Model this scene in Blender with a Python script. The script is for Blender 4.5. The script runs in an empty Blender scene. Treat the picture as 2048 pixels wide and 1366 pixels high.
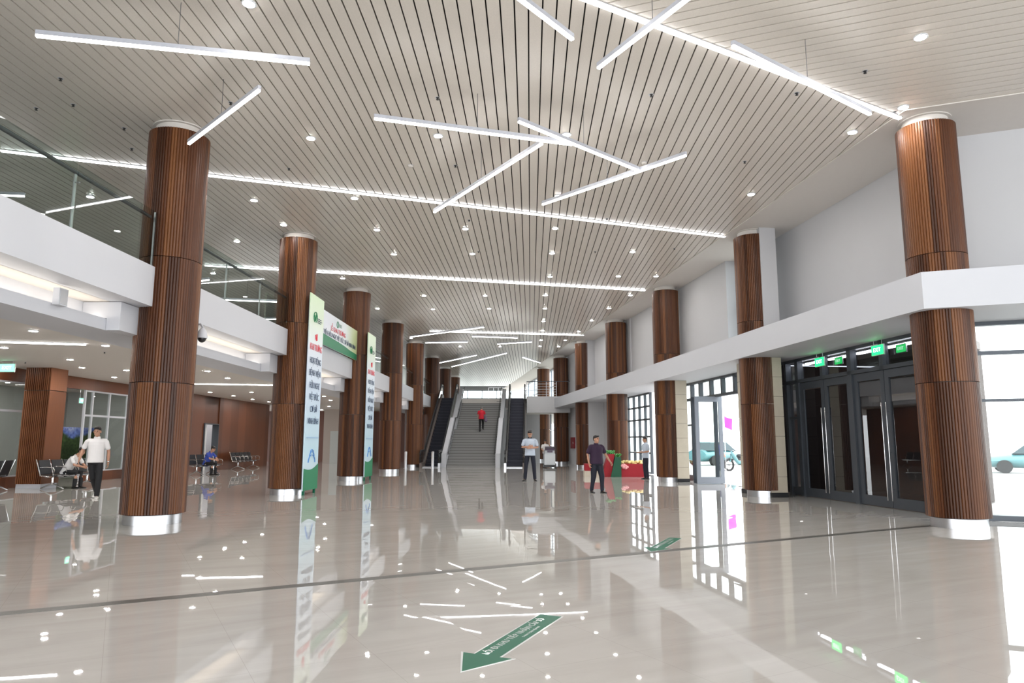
import bpy, bmesh, math, random
from mathutils import Vector, Matrix
random.seed(7)
SC = bpy.context.scene
COL = SC.collection
PI = math.pi
def V(*a): return Vector(a)

# ------------------------------------------------------------------ materials
def new_mat(name):
    m = bpy.data.materials.new(name); m.use_nodes = True
    nt = m.node_tree; nt.nodes.clear()
    out = nt.nodes.new('ShaderNodeOutputMaterial')
    return m, nt, out
def N(nt, typ, **kw):
    n = nt.nodes.new(typ)
    for k, v in kw.items():
        if k in n.inputs: n.inputs[k].default_value = v
        else: setattr(n, k, v)
    return n
def principled(name, col, rough=.5, metal=0., noise=0., nscale=8., spec=.5, coat=0., alpha=1., bump=0.):
    m, nt, out = new_mat(name)
    b = N(nt, 'ShaderNodeBsdfPrincipled')
    b.inputs['Base Color'].default_value = (*col, 1); b.inputs['Roughness'].default_value = rough
    b.inputs['Metallic'].default_value = metal; b.inputs['Specular IOR Level'].default_value = spec
    b.inputs['Coat Weight'].default_value = coat; b.inputs['Alpha'].default_value = alpha
    tc = N(nt, 'ShaderNodeTexCoord')
    nz = N(nt, 'ShaderNodeTexNoise'); nz.inputs['Scale'].default_value = nscale; nz.inputs['Detail'].default_value = 3
    nt.links.new(tc.outputs['Object'], nz.inputs['Vector'])
    mr = N(nt, 'ShaderNodeMapRange'); mr.inputs['To Min'].default_value = 1 - noise; mr.inputs['To Max'].default_value = 1 + noise
    nt.links.new(nz.outputs['Fac'], mr.inputs['Value'])
    mx = N(nt, 'ShaderNodeMix', data_type='RGBA', blend_type='MULTIPLY'); mx.inputs['Factor'].default_value = 1
    mx.inputs['A'].default_value = (*col, 1)
    nt.links.new(mr.outputs['Result'], mx.inputs['B'])
    nt.links.new(mx.outputs['Result'], b.inputs['Base Color'])
    if bump:
        bp = N(nt, 'ShaderNodeBump'); bp.inputs['Strength'].default_value = bump; bp.inputs['Distance'].default_value = .01
        nt.links.new(nz.outputs['Fac'], bp.inputs['Height']); nt.links.new(bp.outputs['Normal'], b.inputs['Normal'])
    nt.links.new(b.outputs[0], out.inputs[0])
    return m
def emission(name, col, s):
    m, nt, out = new_mat(name)
    e = N(nt, 'ShaderNodeEmission'); e.inputs[0].default_value = (*col, 1); e.inputs[1].default_value = s
    nt.links.new(e.outputs[0], out.inputs[0]); return m
def glass(name, tint, refl=1.45, rough=0.0):
    m, nt, out = new_mat(name)
    t = N(nt, 'ShaderNodeBsdfTransparent'); t.inputs[0].default_value = (*tint, 1)
    g = N(nt, 'ShaderNodeBsdfGlossy'); g.inputs['Roughness'].default_value = rough
    f = N(nt, 'ShaderNodeFresnel'); f.inputs[0].default_value = refl
    mx = N(nt, 'ShaderNodeMixShader')
    ge = N(nt, 'ShaderNodeNewGeometry'); iv = N(nt, 'ShaderNodeMath', operation='SUBTRACT'); iv.inputs[0].default_value = 1
    ml = N(nt, 'ShaderNodeMath', operation='MULTIPLY'); nt.links.new(ge.outputs['Backfacing'], iv.inputs[1])
    nt.links.new(f.outputs[0], ml.inputs[0]); nt.links.new(iv.outputs[0], ml.inputs[1])
    nt.links.new(ml.outputs[0], mx.inputs[0]); nt.links.new(t.outputs[0], mx.inputs[1]); nt.links.new(g.outputs[0], mx.inputs[2])
    nt.links.new(mx.outputs[0], out.inputs[0]); return m

def wood_flutes(name, n, dark, mid, light, linear=None):
    # colour changes board by board: by angle round a column, or along one axis of a flat panel
    m, nt, out = new_mat(name)
    b = N(nt, 'ShaderNodeBsdfPrincipled'); b.inputs['Roughness'].default_value = .38; b.inputs['Specular IOR Level'].default_value = .35
    tc = N(nt, 'ShaderNodeTexCoord'); sp = N(nt, 'ShaderNodeSeparateXYZ')
    nt.links.new(tc.outputs['Object'], sp.inputs[0])
    if linear is None:
        at = N(nt, 'ShaderNodeMath', operation='ARCTAN2')
        nt.links.new(sp.outputs['Y'], at.inputs[0]); nt.links.new(sp.outputs['X'], at.inputs[1])
        src = at.outputs[0]; k = n / (2 * PI)
    else:
        src = sp.outputs[linear]; k = n
    ml = N(nt, 'ShaderNodeMath', operation='MULTIPLY'); ml.inputs[1].default_value = k
    nt.links.new(src, ml.inputs[0])
    fl = N(nt, 'ShaderNodeMath', operation='FLOOR'); nt.links.new(ml.outputs[0], fl.inputs[0])
    oi = N(nt, 'ShaderNodeObjectInfo')
    cb = N(nt, 'ShaderNodeCombineXYZ'); nt.links.new(fl.outputs[0], cb.inputs[0]); nt.links.new(oi.outputs['Random'], cb.inputs[1])
    wn = N(nt, 'ShaderNodeTexWhiteNoise', noise_dimensions='2D'); nt.links.new(cb.outputs[0], wn.inputs['Vector'])
    mp = N(nt, 'ShaderNodeMapping'); mp.inputs['Scale'].default_value = (22, 22, .9)
    nt.links.new(tc.outputs['Object'], mp.inputs[0])
    nz = N(nt, 'ShaderNodeTexNoise'); nz.inputs['Scale'].default_value = 1.6; nz.inputs['Detail'].default_value = 5; nz.inputs['Distortion'].default_value = .6
    nt.links.new(mp.outputs[0], nz.inputs['Vector'])
    ad = N(nt, 'ShaderNodeMath', operation='MULTIPLY_ADD'); ad.inputs[1].default_value = .45
    nt.links.new(nz.outputs['Fac'], ad.inputs[0]); nt.links.new(wn.outputs['Value'], ad.inputs[2])
    sb = N(nt, 'ShaderNodeMath', operation='MULTIPLY'); sb.inputs[1].default_value = .69
    nt.links.new(ad.outputs[0], sb.inputs[0])
    cr = N(nt, 'ShaderNodeValToRGB')
    cr.color_ramp.elements[0].position = .1; cr.color_ramp.elements[0].color = (*dark, 1)
    cr.color_ramp.elements[1].position = .9; cr.color_ramp.elements[1].color = (*light, 1)
    e = cr.color_ramp.elements.new(.5); e.color = (*mid, 1)
    nt.links.new(sb.outputs[0], cr.inputs[0]); nt.links.new(cr.outputs[0], b.inputs['Base Color'])
    nt.links.new(b.outputs[0], out.inputs[0]); return m

def floor_mat():
    m, nt, out = new_mat('polished_marble_tile')
    b = N(nt, 'ShaderNodeBsdfPrincipled'); b.inputs['Roughness'].default_value = .012; b.inputs['IOR'].default_value = 1.65
    tc = N(nt, 'ShaderNodeTexCoord'); mp = N(nt, 'ShaderNodeMapping'); mp.inputs['Rotation'].default_value = (0, 0, math.radians(-29))
    nt.links.new(tc.outputs['Object'], mp.inputs[0])
    # veins
    nz = N(nt, 'ShaderNodeTexNoise'); nz.inputs['Scale'].default_value = .9; nz.inputs['Detail'].default_value = 7; nz.inputs['Distortion'].default_value = 1.8
    mv = N(nt, 'ShaderNodeMapping'); mv.inputs['Scale'].default_value = (.45, 2.2, 1); nt.links.new(mp.outputs[0], mv.inputs[0]); nt.links.new(mv.outputs[0], nz.inputs['Vector'])
    cr = N(nt, 'ShaderNodeValToRGB')
    cr.color_ramp.elements[0].position = .3; cr.color_ramp.elements[0].color = (.545, .513, .48, 1)
    cr.color_ramp.elements[1].position = .7; cr.color_ramp.elements[1].color = (.62, .592, .56, 1)
    nt.links.new(nz.outputs['Fac'], cr.inputs[0])
    # tile cells .8 m
    sc = N(nt, 'ShaderNodeVectorMath', operation='SCALE'); sc.inputs['Scale'].default_value = 1 / .8
    nt.links.new(mp.outputs[0], sc.inputs[0])
    fl = N(nt, 'ShaderNodeVectorMath', operation='FLOOR'); nt.links.new(sc.outputs[0], fl.inputs[0])
    fr = N(nt, 'ShaderNodeVectorMath', operation='FRACTION'); nt.links.new(sc.outputs[0], fr.inputs[0])
    wn = N(nt, 'ShaderNodeTexWhiteNoise', noise_dimensions='2D'); nt.links.new(fl.outputs[0], wn.inputs['Vector'])
    sx = N(nt, 'ShaderNodeSeparateXYZ'); nt.links.new(fr.outputs[0], sx.inputs[0])
    mask = None
    for ax in ('X', 'Y'):
        lt = N(nt, 'ShaderNodeMath', operation='LESS_THAN'); lt.inputs[1].default_value = .0035
        nt.links.new(sx.outputs[ax], lt.inputs[0])
        if mask is None: mask = lt
        else:
            mxm = N(nt, 'ShaderNodeMath', operation='MAXIMUM'); nt.links.new(mask.outputs[0], mxm.inputs[0]); nt.links.new(lt.outputs[0], mxm.inputs[1]); mask = mxm
    sm = N(nt, 'ShaderNodeMath', operation='MULTIPLY'); sm.inputs[1].default_value = .35; nt.links.new(mask.outputs[0], sm.inputs[0])
    mx = N(nt, 'ShaderNodeMix', data_type='RGBA'); mx.inputs['B'].default_value = (.25, .22, .19, 1)
    nt.links.new(sm.outputs[0], mx.inputs['Factor']); nt.links.new(cr.outputs[0], mx.inputs['A'])
    nt.links.new(mx.outputs['Result'], b.inputs['Base Color'])
    # each tile is laid a hair out of level, and the polish is faintly wavy
    sb = N(nt, 'ShaderNodeVectorMath', operation='SUBTRACT'); sb.inputs[1].default_value = (.5, .5, .5); nt.links.new(wn.outputs['Color'], sb.inputs[0])
    n2 = N(nt, 'ShaderNodeTexNoise'); n2.inputs['Scale'].default_value = 2.2; n2.inputs['Detail'].default_value = 1; nt.links.new(tc.outputs['Object'], n2.inputs['Vector'])
    s2 = N(nt, 'ShaderNodeVectorMath', operation='SUBTRACT'); s2.inputs[1].default_value = (.5, .5, .5); nt.links.new(n2.outputs['Color'], s2.inputs[0])
    a1 = N(nt, 'ShaderNodeVectorMath', operation='SCALE'); a1.inputs['Scale'].default_value = .0035; nt.links.new(sb.outputs[0], a1.inputs[0])
    a2 = N(nt, 'ShaderNodeVectorMath', operation='SCALE'); a2.inputs['Scale'].default_value = .0012; nt.links.new(s2.outputs[0], a2.inputs[0])
    ge = N(nt, 'ShaderNodeNewGeometry')
    p1 = N(nt, 'ShaderNodeVectorMath', operation='ADD'); nt.links.new(a1.outputs[0], p1.inputs[0]); nt.links.new(a2.outputs[0], p1.inputs[1])
    p2 = N(nt, 'ShaderNodeVectorMath', operation='ADD'); nt.links.new(p1.outputs[0], p2.inputs[0]); nt.links.new(ge.outputs['Normal'], p2.inputs[1])
    nn = N(nt, 'ShaderNodeVectorMath', operation='NORMALIZE'); nt.links.new(p2.outputs[0], nn.inputs[0])
    nt.links.new(nn.outputs[0], b.inputs['Normal'])
    nt.links.new(b.outputs[0], out.inputs[0]); return m

M = {}
M['floor'] = floor_mat()
M['white'] = principled('white_paint', (.58, .59, .63), .55, noise=.015, nscale=2)
M['door_white'] = principled('white_door_paint', (.86, .87, .88), .45)
M['wall'] = principled('off_white_wall_paint', (.53, .53, .545), .6, noise=.02, nscale=1.5)
M['plaster'] = principled('warm_plaster_ceiling', (.66, .62, .58), .7, noise=.02)
M['slat'] = principled('perforated_aluminium_slat', (.66, .61, .55), .3, noise=.09, nscale=55)
M['void'] = principled('dark_ceiling_void', (.03, .028, .026), .9)
M['wood'] = wood_flutes('walnut_flutes', 34, (.036, .0115, .0045), (.094, .031, .0110), (.19, .073, .025))
M['panel'] = wood_flutes('walnut_wall_panel', 1.0, (.115, .036, .014), (.15, .048, .019), (.185, .062, .026), linear='Y')
M['panelx'] = wood_flutes('walnut_cross_panel', .9, (.085, .030, .017), (.105, .037, .022), (.13, .048, .028), linear='X')
M['flat_flute'] = wood_flutes('walnut_pillar_flutes', 14, (.13, .044, .018), (.20, .072, .030), (.27, .105, .048), linear='X')
M['steel'] = principled('brushed_steel', (.62, .62, .64), .3, 1., noise=.04, nscale=30)
M['chrome'] = principled('chrome', (.80, .80, .81), .12, 1.)
M['frame'] = principled('charcoal_aluminium', (.080, .090, .105), .38, .35)
M['frame_lt'] = principled('blue_grey_aluminium', (.34, .38, .44), .35, .4)
M['black'] = principled('black_plastic', (.015, .015, .017), .38)
M['rubber'] = principled('black_rubber', (.02, .02, .022), .5)
M['dark_step'] = principled('dark_escalator_steel', (.012, .012, .020), .42, .6, noise=.1, nscale=40)
M['step_edge'] = principled('worn_step_edge', (.030, .030, .042), .4, .5)
M['granite'] = principled('grey_granite_step', (.25, .247, .242), .5, noise=.15, nscale=60)
M['granite_dark'] = principled('dark_granite_strip', (.085, .078, .070), .4, noise=.5, nscale=90)
M['stone'] = principled('beige_stone_tile', (.52, .46, .37), .5, noise=.08, nscale=6)
M['stone_joint'] = principled('stone_joint', (.25, .22, .18), .8)
M['glass'] = glass('clear_glass', (.93, .96, .95))
M['rail_glass'] = glass('balustrade_glass', (.78, .83, .81), 1.6)
M['door_glass'] = glass('tinted_door_glass', (.50, .51, .54), 1.95)
M['light'] = emission('led_diffuser', (1, .985, .96), 9)
M['light_strip'] = emission('led_line', (.97, .98, 1), 9)
M['downlight'] = emission('downlight_lens', (1, .97, .93), 220)
M['warm_led'] = emission('warm_cove_led', (1, .92, .80), 4.8)
M['tube'] = emission('tube_light_glow', (1, .99, .97), 14)
M['alu'] = principled('silver_aluminium_profile', (.66, .67, .70), .35, .6)
M['alu_dull'] = principled('pale_grey_lamp_housing', (.46, .47, .52), .45, .2)
M['exit'] = emission('exit_sign_green', (.02, .85, .16), 1.6)
M['exit_pale'] = emission('exit_sign_pale_green', (.25, 1, .55), 1.3)
M['exit_text'] = emission('exit_sign_letters', (.75, 1, .8), 2.0)
M['green'] = principled('green_vinyl', (.010, .135, .075), .4, spec=.12)
M['vinyl_white'] = principled('white_vinyl', (.80, .82, .82), .15, coat=.5)
M['ink'] = principled('navy_ink', (.03, .06, .13), .5)
M['ink_red'] = principled('red_ink', (.75, .06, .09), .5)
M['ink_green'] = principled('green_ink', (.02, .22, .10), .5)
M['ink_blue'] = principled('blue_ink', (.10, .28, .62), .5)
M['red_paint'] = principled('red_paint', (.20, .012, .02), .35)
M['red_cloth'] = principled('red_cloth', (.30, .006, .016), .7, noise=.1)
M['green_cloth'] = principled('green_cloth', (.004, .075, .036), .6)
M['leaf'] = principled('leaf_green', (.05, .26, .05), .5, noise=.3, nscale=30)
M['petal'] = principled('yellow_petals', (.75, .60, .25), .6, noise=.25, nscale=40)
M['petal_pink'] = principled('pink_petals', (.78, .35, .36), .6, noise=.25, nscale=40)
M['skin'] = principled('skin', (.47, .25, .165), .5, noise=.05, nscale=20)
M['hair'] = principled('black_hair', (.012, .010, .010), .42)
M['grey_hair'] = principled('grey_hair', (.16, .155, .15), .5)
M['eye'] = principled('dark_eye', (.012, .01, .01), .2)
M['c_white'] = principled('white_cotton', (.78, .76, .76), .8, noise=.04, bump=.3)
M['c_black'] = principled('black_cotton', (.010, .010, .012), .75, noise=.1)
M['c_navy'] = principled('navy_cotton', (.008, .010, .022), .75, noise=.1)
M['c_purple'] = principled('plum_cotton', (.024, .007, .03), .75, noise=.1)
M['c_blue'] = principled('pale_blue_cotton', (.50, .57, .67), .8, noise=.05, bump=.3)
M['c_royal'] = principled('royal_blue_cotton', (.05, .09, .42), .8, noise=.06)
M['c_red'] = principled('red_cotton', (.55, .012, .03), .8, noise=.06)
M['shoe_white'] = principled('white_trainer', (.70, .69, .66), .5)
M['shoe_black'] = principled('black_leather', (.012, .012, .013), .3)
M['seat'] = principled('black_perforated_seat', (.025, .026, .03), .45, .3, noise=.3, nscale=120)
M['machine'] = principled('pale_grey_plastic', (.62, .65, .68), .3)
M['machine_dark'] = principled('purple_grey_plastic', (.12, .09, .14), .4)
M['grey_wall'] = principled('grey_interior_wall', (.42, .43, .41), .6, noise=.02)
M['beige_wall'] = principled('beige_door_wall', (.36, .30, .26), .6)
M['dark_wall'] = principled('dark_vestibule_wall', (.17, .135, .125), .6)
M['paving'] = principled('pale_paving', (.60, .58, .56), .7, noise=.08, nscale=3)
M['car'] = principled('teal_car_paint', (.10, .26, .28), .2, coat=.6)
M['car_glass'] = principled('dark_car_glass', (.03, .06, .07), .08)
M['tyre'] = principled('tyre_rubber', (.02, .02, .02), .7)
M['magenta'] = principled('magenta_flag_cloth', (.62, .06, .60), .7)
M['mural'] = None

def mural_mat():
    m, nt, out = new_mat('landscape_mural_print')
    b = N(nt, 'ShaderNodeBsdfPrincipled'); b.inputs['Roughness'].default_value = .5
    tc = N(nt, 'ShaderNodeTexCoord'); sp = N(nt, 'ShaderNodeSeparateXYZ'); nt.links.new(tc.outputs['Object'], sp.inputs[0])
    nz = N(nt, 'ShaderNodeTexNoise'); nz.inputs['Scale'].default_value = 1.1; nz.inputs['Detail'].default_value = 4; nt.links.new(tc.outputs['Object'], nz.inputs['Vector'])
    ad = N(nt, 'ShaderNodeMath', operation='MULTIPLY_ADD'); ad.inputs[1].default_value = -1.6; nt.links.new(nz.outputs['Fac'], ad.inputs[0]); nt.links.new(sp.outputs['Z'], ad.inputs[2])
    cr = N(nt, 'ShaderNodeValToRGB'); cr.color_ramp.interpolation = 'EASE'
    E_ = cr.color_ramp.elements
    E_[0].position = 0; E_[0].color = (.02, .04, .012, 1); E_[1].position = 1; E_[1].color = (.55, .62, .85, 1)
    for p, c in ((.28, (.05, .09, .03, 1)), (.36, (.16, .24, .65, 1)), (.5, (.45, .52, .85, 1))):
        e = E_.new(p); e.color = c
    dv = N(nt, 'ShaderNodeMath', operation='MULTIPLY_ADD'); dv.inputs[1].default_value = .36; dv.inputs[2].default_value = .36; nt.links.new(ad.outputs[0], dv.inputs[0])
    nt.links.new(dv.outputs[0], cr.inputs[0])
    v = N(nt, 'ShaderNodeTexVoronoi'); v.inputs['Scale'].default_value = 9; nt.links.new(tc.outputs['Object'], v.inputs['Vector'])
    mx = N(nt, 'ShaderNodeMix', data_type='RGBA', blend_type='OVERLAY'); mx.inputs['Factor'].default_value = .6
    nt.links.new(cr.outputs[0], mx.inputs['A']); nt.links.new(v.outputs['Distance'], mx.inputs['B'])
    nt.links.new(mx.outputs['Result'], b.inputs['Base Color']); nt.links.new(b.outputs[0], out.inputs[0]); return m
M['mural'] = mural_mat()

def banner_mat(name, kind):
    # printed banner artwork: pale green to pale blue, wave at the foot
    m, nt, out = new_mat(name)
    b = N(nt, 'ShaderNodeBsdfPrincipled'); b.inputs['Roughness'].default_value = .35
    tc = N(nt, 'ShaderNodeTexCoord'); sp = N(nt, 'ShaderNodeSeparateXYZ'); nt.links.new(tc.outputs['Generated'], sp.inputs[0])
    cr = N(nt, 'ShaderNodeValToRGB'); E_ = cr.color_ramp.elements
    if kind == 'tall':
        E_[0].position = 0; E_[0].color = (.70, .80, .90, 1); E_[1].position = 1; E_[1].color = (.55, .70, .46, 1)
        for p, c in ((.2, (.55, .76, .86, 1)), (.5, (.62, .73, .88, 1)), (.72, (.70, .76, .84, 1)), (.86, (.66, .76, .62, 1))):
            e = E_.new(p); e.color = c
        nt.links.new(sp.outputs['Z'], cr.inputs[0])
    else:
        E_[0].position = 0; E_[0].color = (.66, .74, .60, 1); E_[1].position = 1; E_[1].color = (.58, .66, .33, 1)
        for p, c in ((.35, (.74, .78, .86, 1)), (.7, (.74, .80, .82, 1)), (.88, (.62, .72, .42, 1))):
            e = E_.new(p); e.color = c
        nt.links.new(sp.outputs['Y'], cr.inputs[0])
    nt.links.new(cr.outputs[0], b.inputs['Base Color']); nt.links.new(b.outputs[0], out.inputs[0]); return m
M['banner_tall'] = banner_mat('tall_banner_print', 'tall')
M['banner_wide'] = banner_mat('wide_banner_print', 'wide')

# ------------------------------------------------------------------ mesh helpers
class MB:
    def __init__(s): s.v = []; s.f = []
    def add(s, vs, fs):
        o = len(s.v); s.v += [tuple(p) for p in vs]; s.f += [tuple(i + o for i in f) for f in fs]; return s
    def box(s, c, d, rz=0, rx=0, ry=0):
        R = Matrix.Rotation(rz, 3, 'Z') @ Matrix.Rotation(ry, 3, 'Y') @ Matrix.Rotation(rx, 3, 'X'); c = Vector(c)
        vs = [c + R @ Vector((sx * d[0] / 2, sy * d[1] / 2, sz * d[2] / 2)) for sx in (-1, 1) for sy in (-1, 1) for sz in (-1, 1)]
        return s.add(vs, [(0, 1, 3, 2), (4, 6, 7, 5), (0, 4, 5, 1), (2, 3, 7, 6), (0, 2, 6, 4), (1, 5, 7, 3)])
    def prism(s, pts, z0, z1):
        n = len(pts)
        vs = [(p[0], p[1], z0) for p in pts] + [(p[0], p[1], z1) for p in pts]
        return s.add(vs, [tuple(range(n - 1, -1, -1)), tuple(range(n, 2 * n))] + [(i, (i + 1) % n, n + (i + 1) % n, n + i) for i in range(n)])
    def bar(s, a, b, w, h, up=(0, 0, 1)):
        # rectangular bar from a to b, width w across, height h along up
        a = Vector(a); b = Vector(b); d = (b - a).normalized(); up = Vector(up)
        x = d.cross(up)
        if x.length < 1e-5: x = d.cross(Vector((1, 0, 0)))
        x.normalize(); u = x.cross(d).normalized()
        vs = [p + x * sx * w / 2 + u * su * h / 2 for p in (a, b) for sx, su in ((-1, -1), (1, -1), (1, 1), (-1, 1))]
        return s.add(vs, [(3, 2, 1, 0), (4, 5, 6, 7), (0, 1, 5, 4), (1, 2, 6, 5), (2, 3, 7, 6), (3, 0, 4, 7)])
    def tube(s, pts, rad, n=10, flat=None, cap=True):
        # round (or flattened) limb along a polyline with a radius per point and rounded ends
        pts = [Vector(p) for p in pts]
        if not isinstance(rad, (list, tuple)): rad = [rad] * len(pts)
        rings = []
        m = len(pts)
        tang = []
        for i in range(m):
            t = Vector((0, 0, 0))
            if i > 0: t += (pts[i] - pts[i - 1]).normalized()
            if i < m - 1: t += (pts[i + 1] - pts[i]).normalized()
            tang.append(t.normalized() if t.length > 1e-6 else (pts[-1] - pts[0]).normalized())
        ref = Vector((0, 0, 1)) if abs(tang[0].z) < .9 else Vector((0, 1, 0))
        if flat: ref = Vector(flat[0])
        seq = []
        if cap: seq += [(0, -.75, .6), (0, -.35, .9)]
        seq += [(i, 0, 1) for i in range(m)]
        if cap: seq += [(m - 1, .35, .9), (m - 1, .75, .6)]
        for i, off, k in seq:
            t = tang[i]; x = t.cross(ref)
            if x.length < 1e-4: x = t.cross(Vector((1, .2, 0)))
            x.normalize(); y = x.cross(t).normalized()
            c = pts[i] + t * off * rad[i] * (flat[1] if flat else 1)
            ky = flat[1] if flat else 1
            rings.append([c + x * math.cos(2 * PI * j / n) * rad[i] * k + y * math.sin(2 * PI * j / n) * rad[i] * k * ky for j in range(n)])
        vs = [p for r in rings for p in r]; fs = []
        for a in range(len(rings) - 1):
            for j in range(n):
                fs.append((a * n + j, a * n + (j + 1) % n, (a + 1) * n + (j + 1) % n, (a + 1) * n + j))
        fs.append(tuple(range(n - 1, -1, -1))); L = (len(rings) - 1) * n; fs.append(tuple(range(L, L + n)))
        return s.add(vs, fs)
    def rings(s, rs, n=20):
        # rs: (centre, half width vector, half depth vector); closed stack of ellipses
        vs = []; fs = []
        for c, a, b in rs:
            c = Vector(c); a = Vector(a); b = Vector(b)
            vs += [c + a * math.cos(2 * PI * j / n) + b * math.sin(2 * PI * j / n) for j in range(n)]
        for k in range(len(rs) - 1):
            for j in range(n): fs.append((k * n + j, k * n + (j + 1) % n, (k + 1) * n + (j + 1) % n, (k + 1) * n + j))
        fs.append(tuple(range(n - 1, -1, -1))); L = (len(rs) - 1) * n; fs.append(tuple(range(L, L + n)))
        return s.add(vs, fs)
    def blob(s, c, r, R=None, nu=14, nv=10):
        c = Vector(c); R = R or Matrix.Identity(3)
        vs = [c + R @ Vector((0, 0, r[2]))]
        for i in range(1, nv):
            th = PI * i / nv
            for j in range(nu):
                ph = 2 * PI * j / nu
                vs.append(c + R @ Vector((r[0] * math.sin(th) * math.cos(ph), r[1] * math.sin(th) * math.sin(ph), r[2] * math.cos(th))))
        vs.append(c + R @ Vector((0, 0, -r[2])))
        fs = [(0, 1 + j, 1 + (j + 1) % nu) for j in range(nu)]
        for i in range(nv - 2):
            for j in range(nu):
                a = 1 + i * nu; fs.append((a + j, a + nu + j, a + nu + (j + 1) % nu, a + (j + 1) % nu))
        a = 1 + (nv - 2) * nu; e = len(vs) - 1
        fs += [(a + (j + 1) % nu, a + j, e) for j in range(nu)]
        return s.add(vs, fs)
    def lathe(s, prof, c=(0, 0, 0), n=32):
        # prof: (radius, z) list, closed at both ends with discs
        c = Vector(c); vs = []
        for r, z in prof: vs += [c + Vector((r * math.cos(2 * PI * j / n), r * math.sin(2 * PI * j / n), z)) for j in range(n)]
        fs = []
        for k in range(len(prof) - 1):
            for j in range(n): fs.append((k * n + j, k * n + (j + 1) % n, (k + 1) * n + (j + 1) % n, (k + 1) * n + j))
        fs.append(tuple(range(n - 1, -1, -1))); L = (len(prof) - 1) * n; fs.append(tuple(range(L, L + n)))
        return s.add(vs, fs)
    def mesh(s, name, mat=None, smooth=None):
        me = bpy.data.meshes.new(name); me.from_pydata(s.v, [], s.f)
        bm = bmesh.new(); bm.from_mesh(me); bmesh.ops.recalc_face_normals(bm, faces=bm.faces); bm.to_mesh(me); bm.free()
        if mat: me.materials.append(mat)
        if smooth is not None:
            me.polygons.foreach_set('use_smooth', [True] * len(me.polygons)); me.set_sharp_from_angle(angle=math.radians(smooth))
        me.update(); return me
    def obj(s, name, mat, parent=None, smooth=None):
        return link(name, s.mesh(name, mat, smooth), parent)
def link(name, me, parent=None):
    o = bpy.data.objects.new(name, me); COL.objects.link(o)
    if parent is not None: o.parent = parent
    return o
def thing(name, label, cat, loc=(0, 0, 0), rz=0, group=None, kind=None):
    o = bpy.data.objects.new(name, None); COL.objects.link(o); o.location = loc; o.rotation_euler = (0, 0, rz)
    o.empty_display_size = .2
    o['label'] = label; o['category'] = cat
    if group: o['group'] = group
    o['kind'] = kind or 'thing'
    return o
def tag(o, label, cat, group=None, kind='thing'):
    o['label'] = label; o['category'] = cat
    if group: o['group'] = group
    o['kind'] = kind; return o
def struct(o, label=None, cat=None):
    o['kind'] = 'structure'
    if label: o['label'] = label
    if cat: o['category'] = cat
    return o
def children_of(r): return [o for o in COL.objects if o.parent == r]
def dup(root, loc, rz=None, label=None):
    r = root.copy(); COL.objects.link(r); r.location = loc
    if rz is not None: r.rotation_euler = (0, 0, rz)
    if label: r['label'] = label
    for ch in list(root.children):
        c = ch.copy(); COL.objects.link(c); c.parent = r
        for g in list(ch.children):
            d = g.copy(); COL.objects.link(d); d.parent = c
    return r
def text_mesh(body, size, align='CENTER', extrude=.002):
    cu = bpy.data.curves.new('text', 'FONT'); cu.body = body; cu.size = size; cu.align_x = align; cu.align_y = 'CENTER'; cu.extrude = extrude
    cu.resolution_u = 3
    o = bpy.data.objects.new('tmp_text', cu); COL.objects.link(o)
    dg = bpy.context.evaluated_depsgraph_get(); dg.update()
    me = bpy.data.meshes.new_from_object(o.evaluated_get(dg))
    bpy.data.objects.remove(o); bpy.data.curves.remove(cu)
    return me
def put_text(name, body, size, mat, parent, origin, xdir, ydir, extrude=.002, fit=None):
    me = text_mesh(body, size, extrude=extrude)
    xs = [v.co.x for v in me.vertices]
    k = 1.
    if fit and xs and max(xs) - min(xs) > fit: k = fit / (max(xs) - min(xs))
    x = Vector(xdir).normalized(); y = Vector(ydir).normalized(); z = x.cross(y)
    Mx = Matrix((( x.x * k, y.x, z.x, origin[0]), (x.y * k, y.y, z.y, origin[1]), (x.z * k, y.z, z.z, origin[2]), (0, 0, 0, 1)))
    me.transform(Mx); me.materials.clear(); me.materials.append(mat); me.update(); me.name = name
    return link(name, me, parent)

def clip(poly, a, n):
    # keep the part of a 2D polygon on the side (p-a).n >= 0
    out = []
    for i in range(len(poly)):
        p, q = poly[i], poly[(i + 1) % len(poly)]
        dp = (p[0] - a[0]) * n[0] + (p[1] - a[1]) * n[1]; dq = (q[0] - a[0]) * n[0] + (q[1] - a[1]) * n[1]
        if dp >= 0: out.append(p)
        if dp * dq < 0:
            k = dp / (dp - dq); out.append((p[0] + (q[0] - p[0]) * k, p[1] + (q[1] - p[1]) * k))
    return out
def lineX(p, d, q, e):
    den = d[0] * e[1] - d[1] * e[0]
    k = ((q[0] - p[0]) * e[1] - (q[1] - p[1]) * e[0]) / den
    return (p[0] + d[0] * k, p[1] + d[1] * k)

# ------------------------------------------------------------------ plan of the hall (metres, camera at the origin looking along +y)
ZC = 7.35                                   # slatted ceiling
ZU = 4.5                                    # upper floor
LCOL = [(-6.38, 12.75), (-6.19, 19.70), (-6.07, 26.88), (-5.87, 34.03), (-5.73, 41.09), (-5.52, 48.23), (-5.36, 55.4), (-5.19, 62.6)]
RCOL = [(7.68, 12.33), (6.82, 19.30), (5.90, 26.49), (5.05, 33.69), (4.20, 40.90), (3.36, 48.08), (2.50, 55.30)]
R1 = RCOL[0]
eR = (-.1208, .9927); nR = (.9927, .1208)   # along / out of the right-hand wall
d1 = (.934, -.357); n1 = (.357, .934)       # along / out of the near right-hand wall beyond the bend
eL = (.0242, .9997); nL = (-.9997, .0242)   # along / out of the left-hand row
def PR(t, o): return (R1[0] + eR[0] * t + nR[0] * o, R1[1] + eR[1] * t + nR[1] * o)
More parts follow.
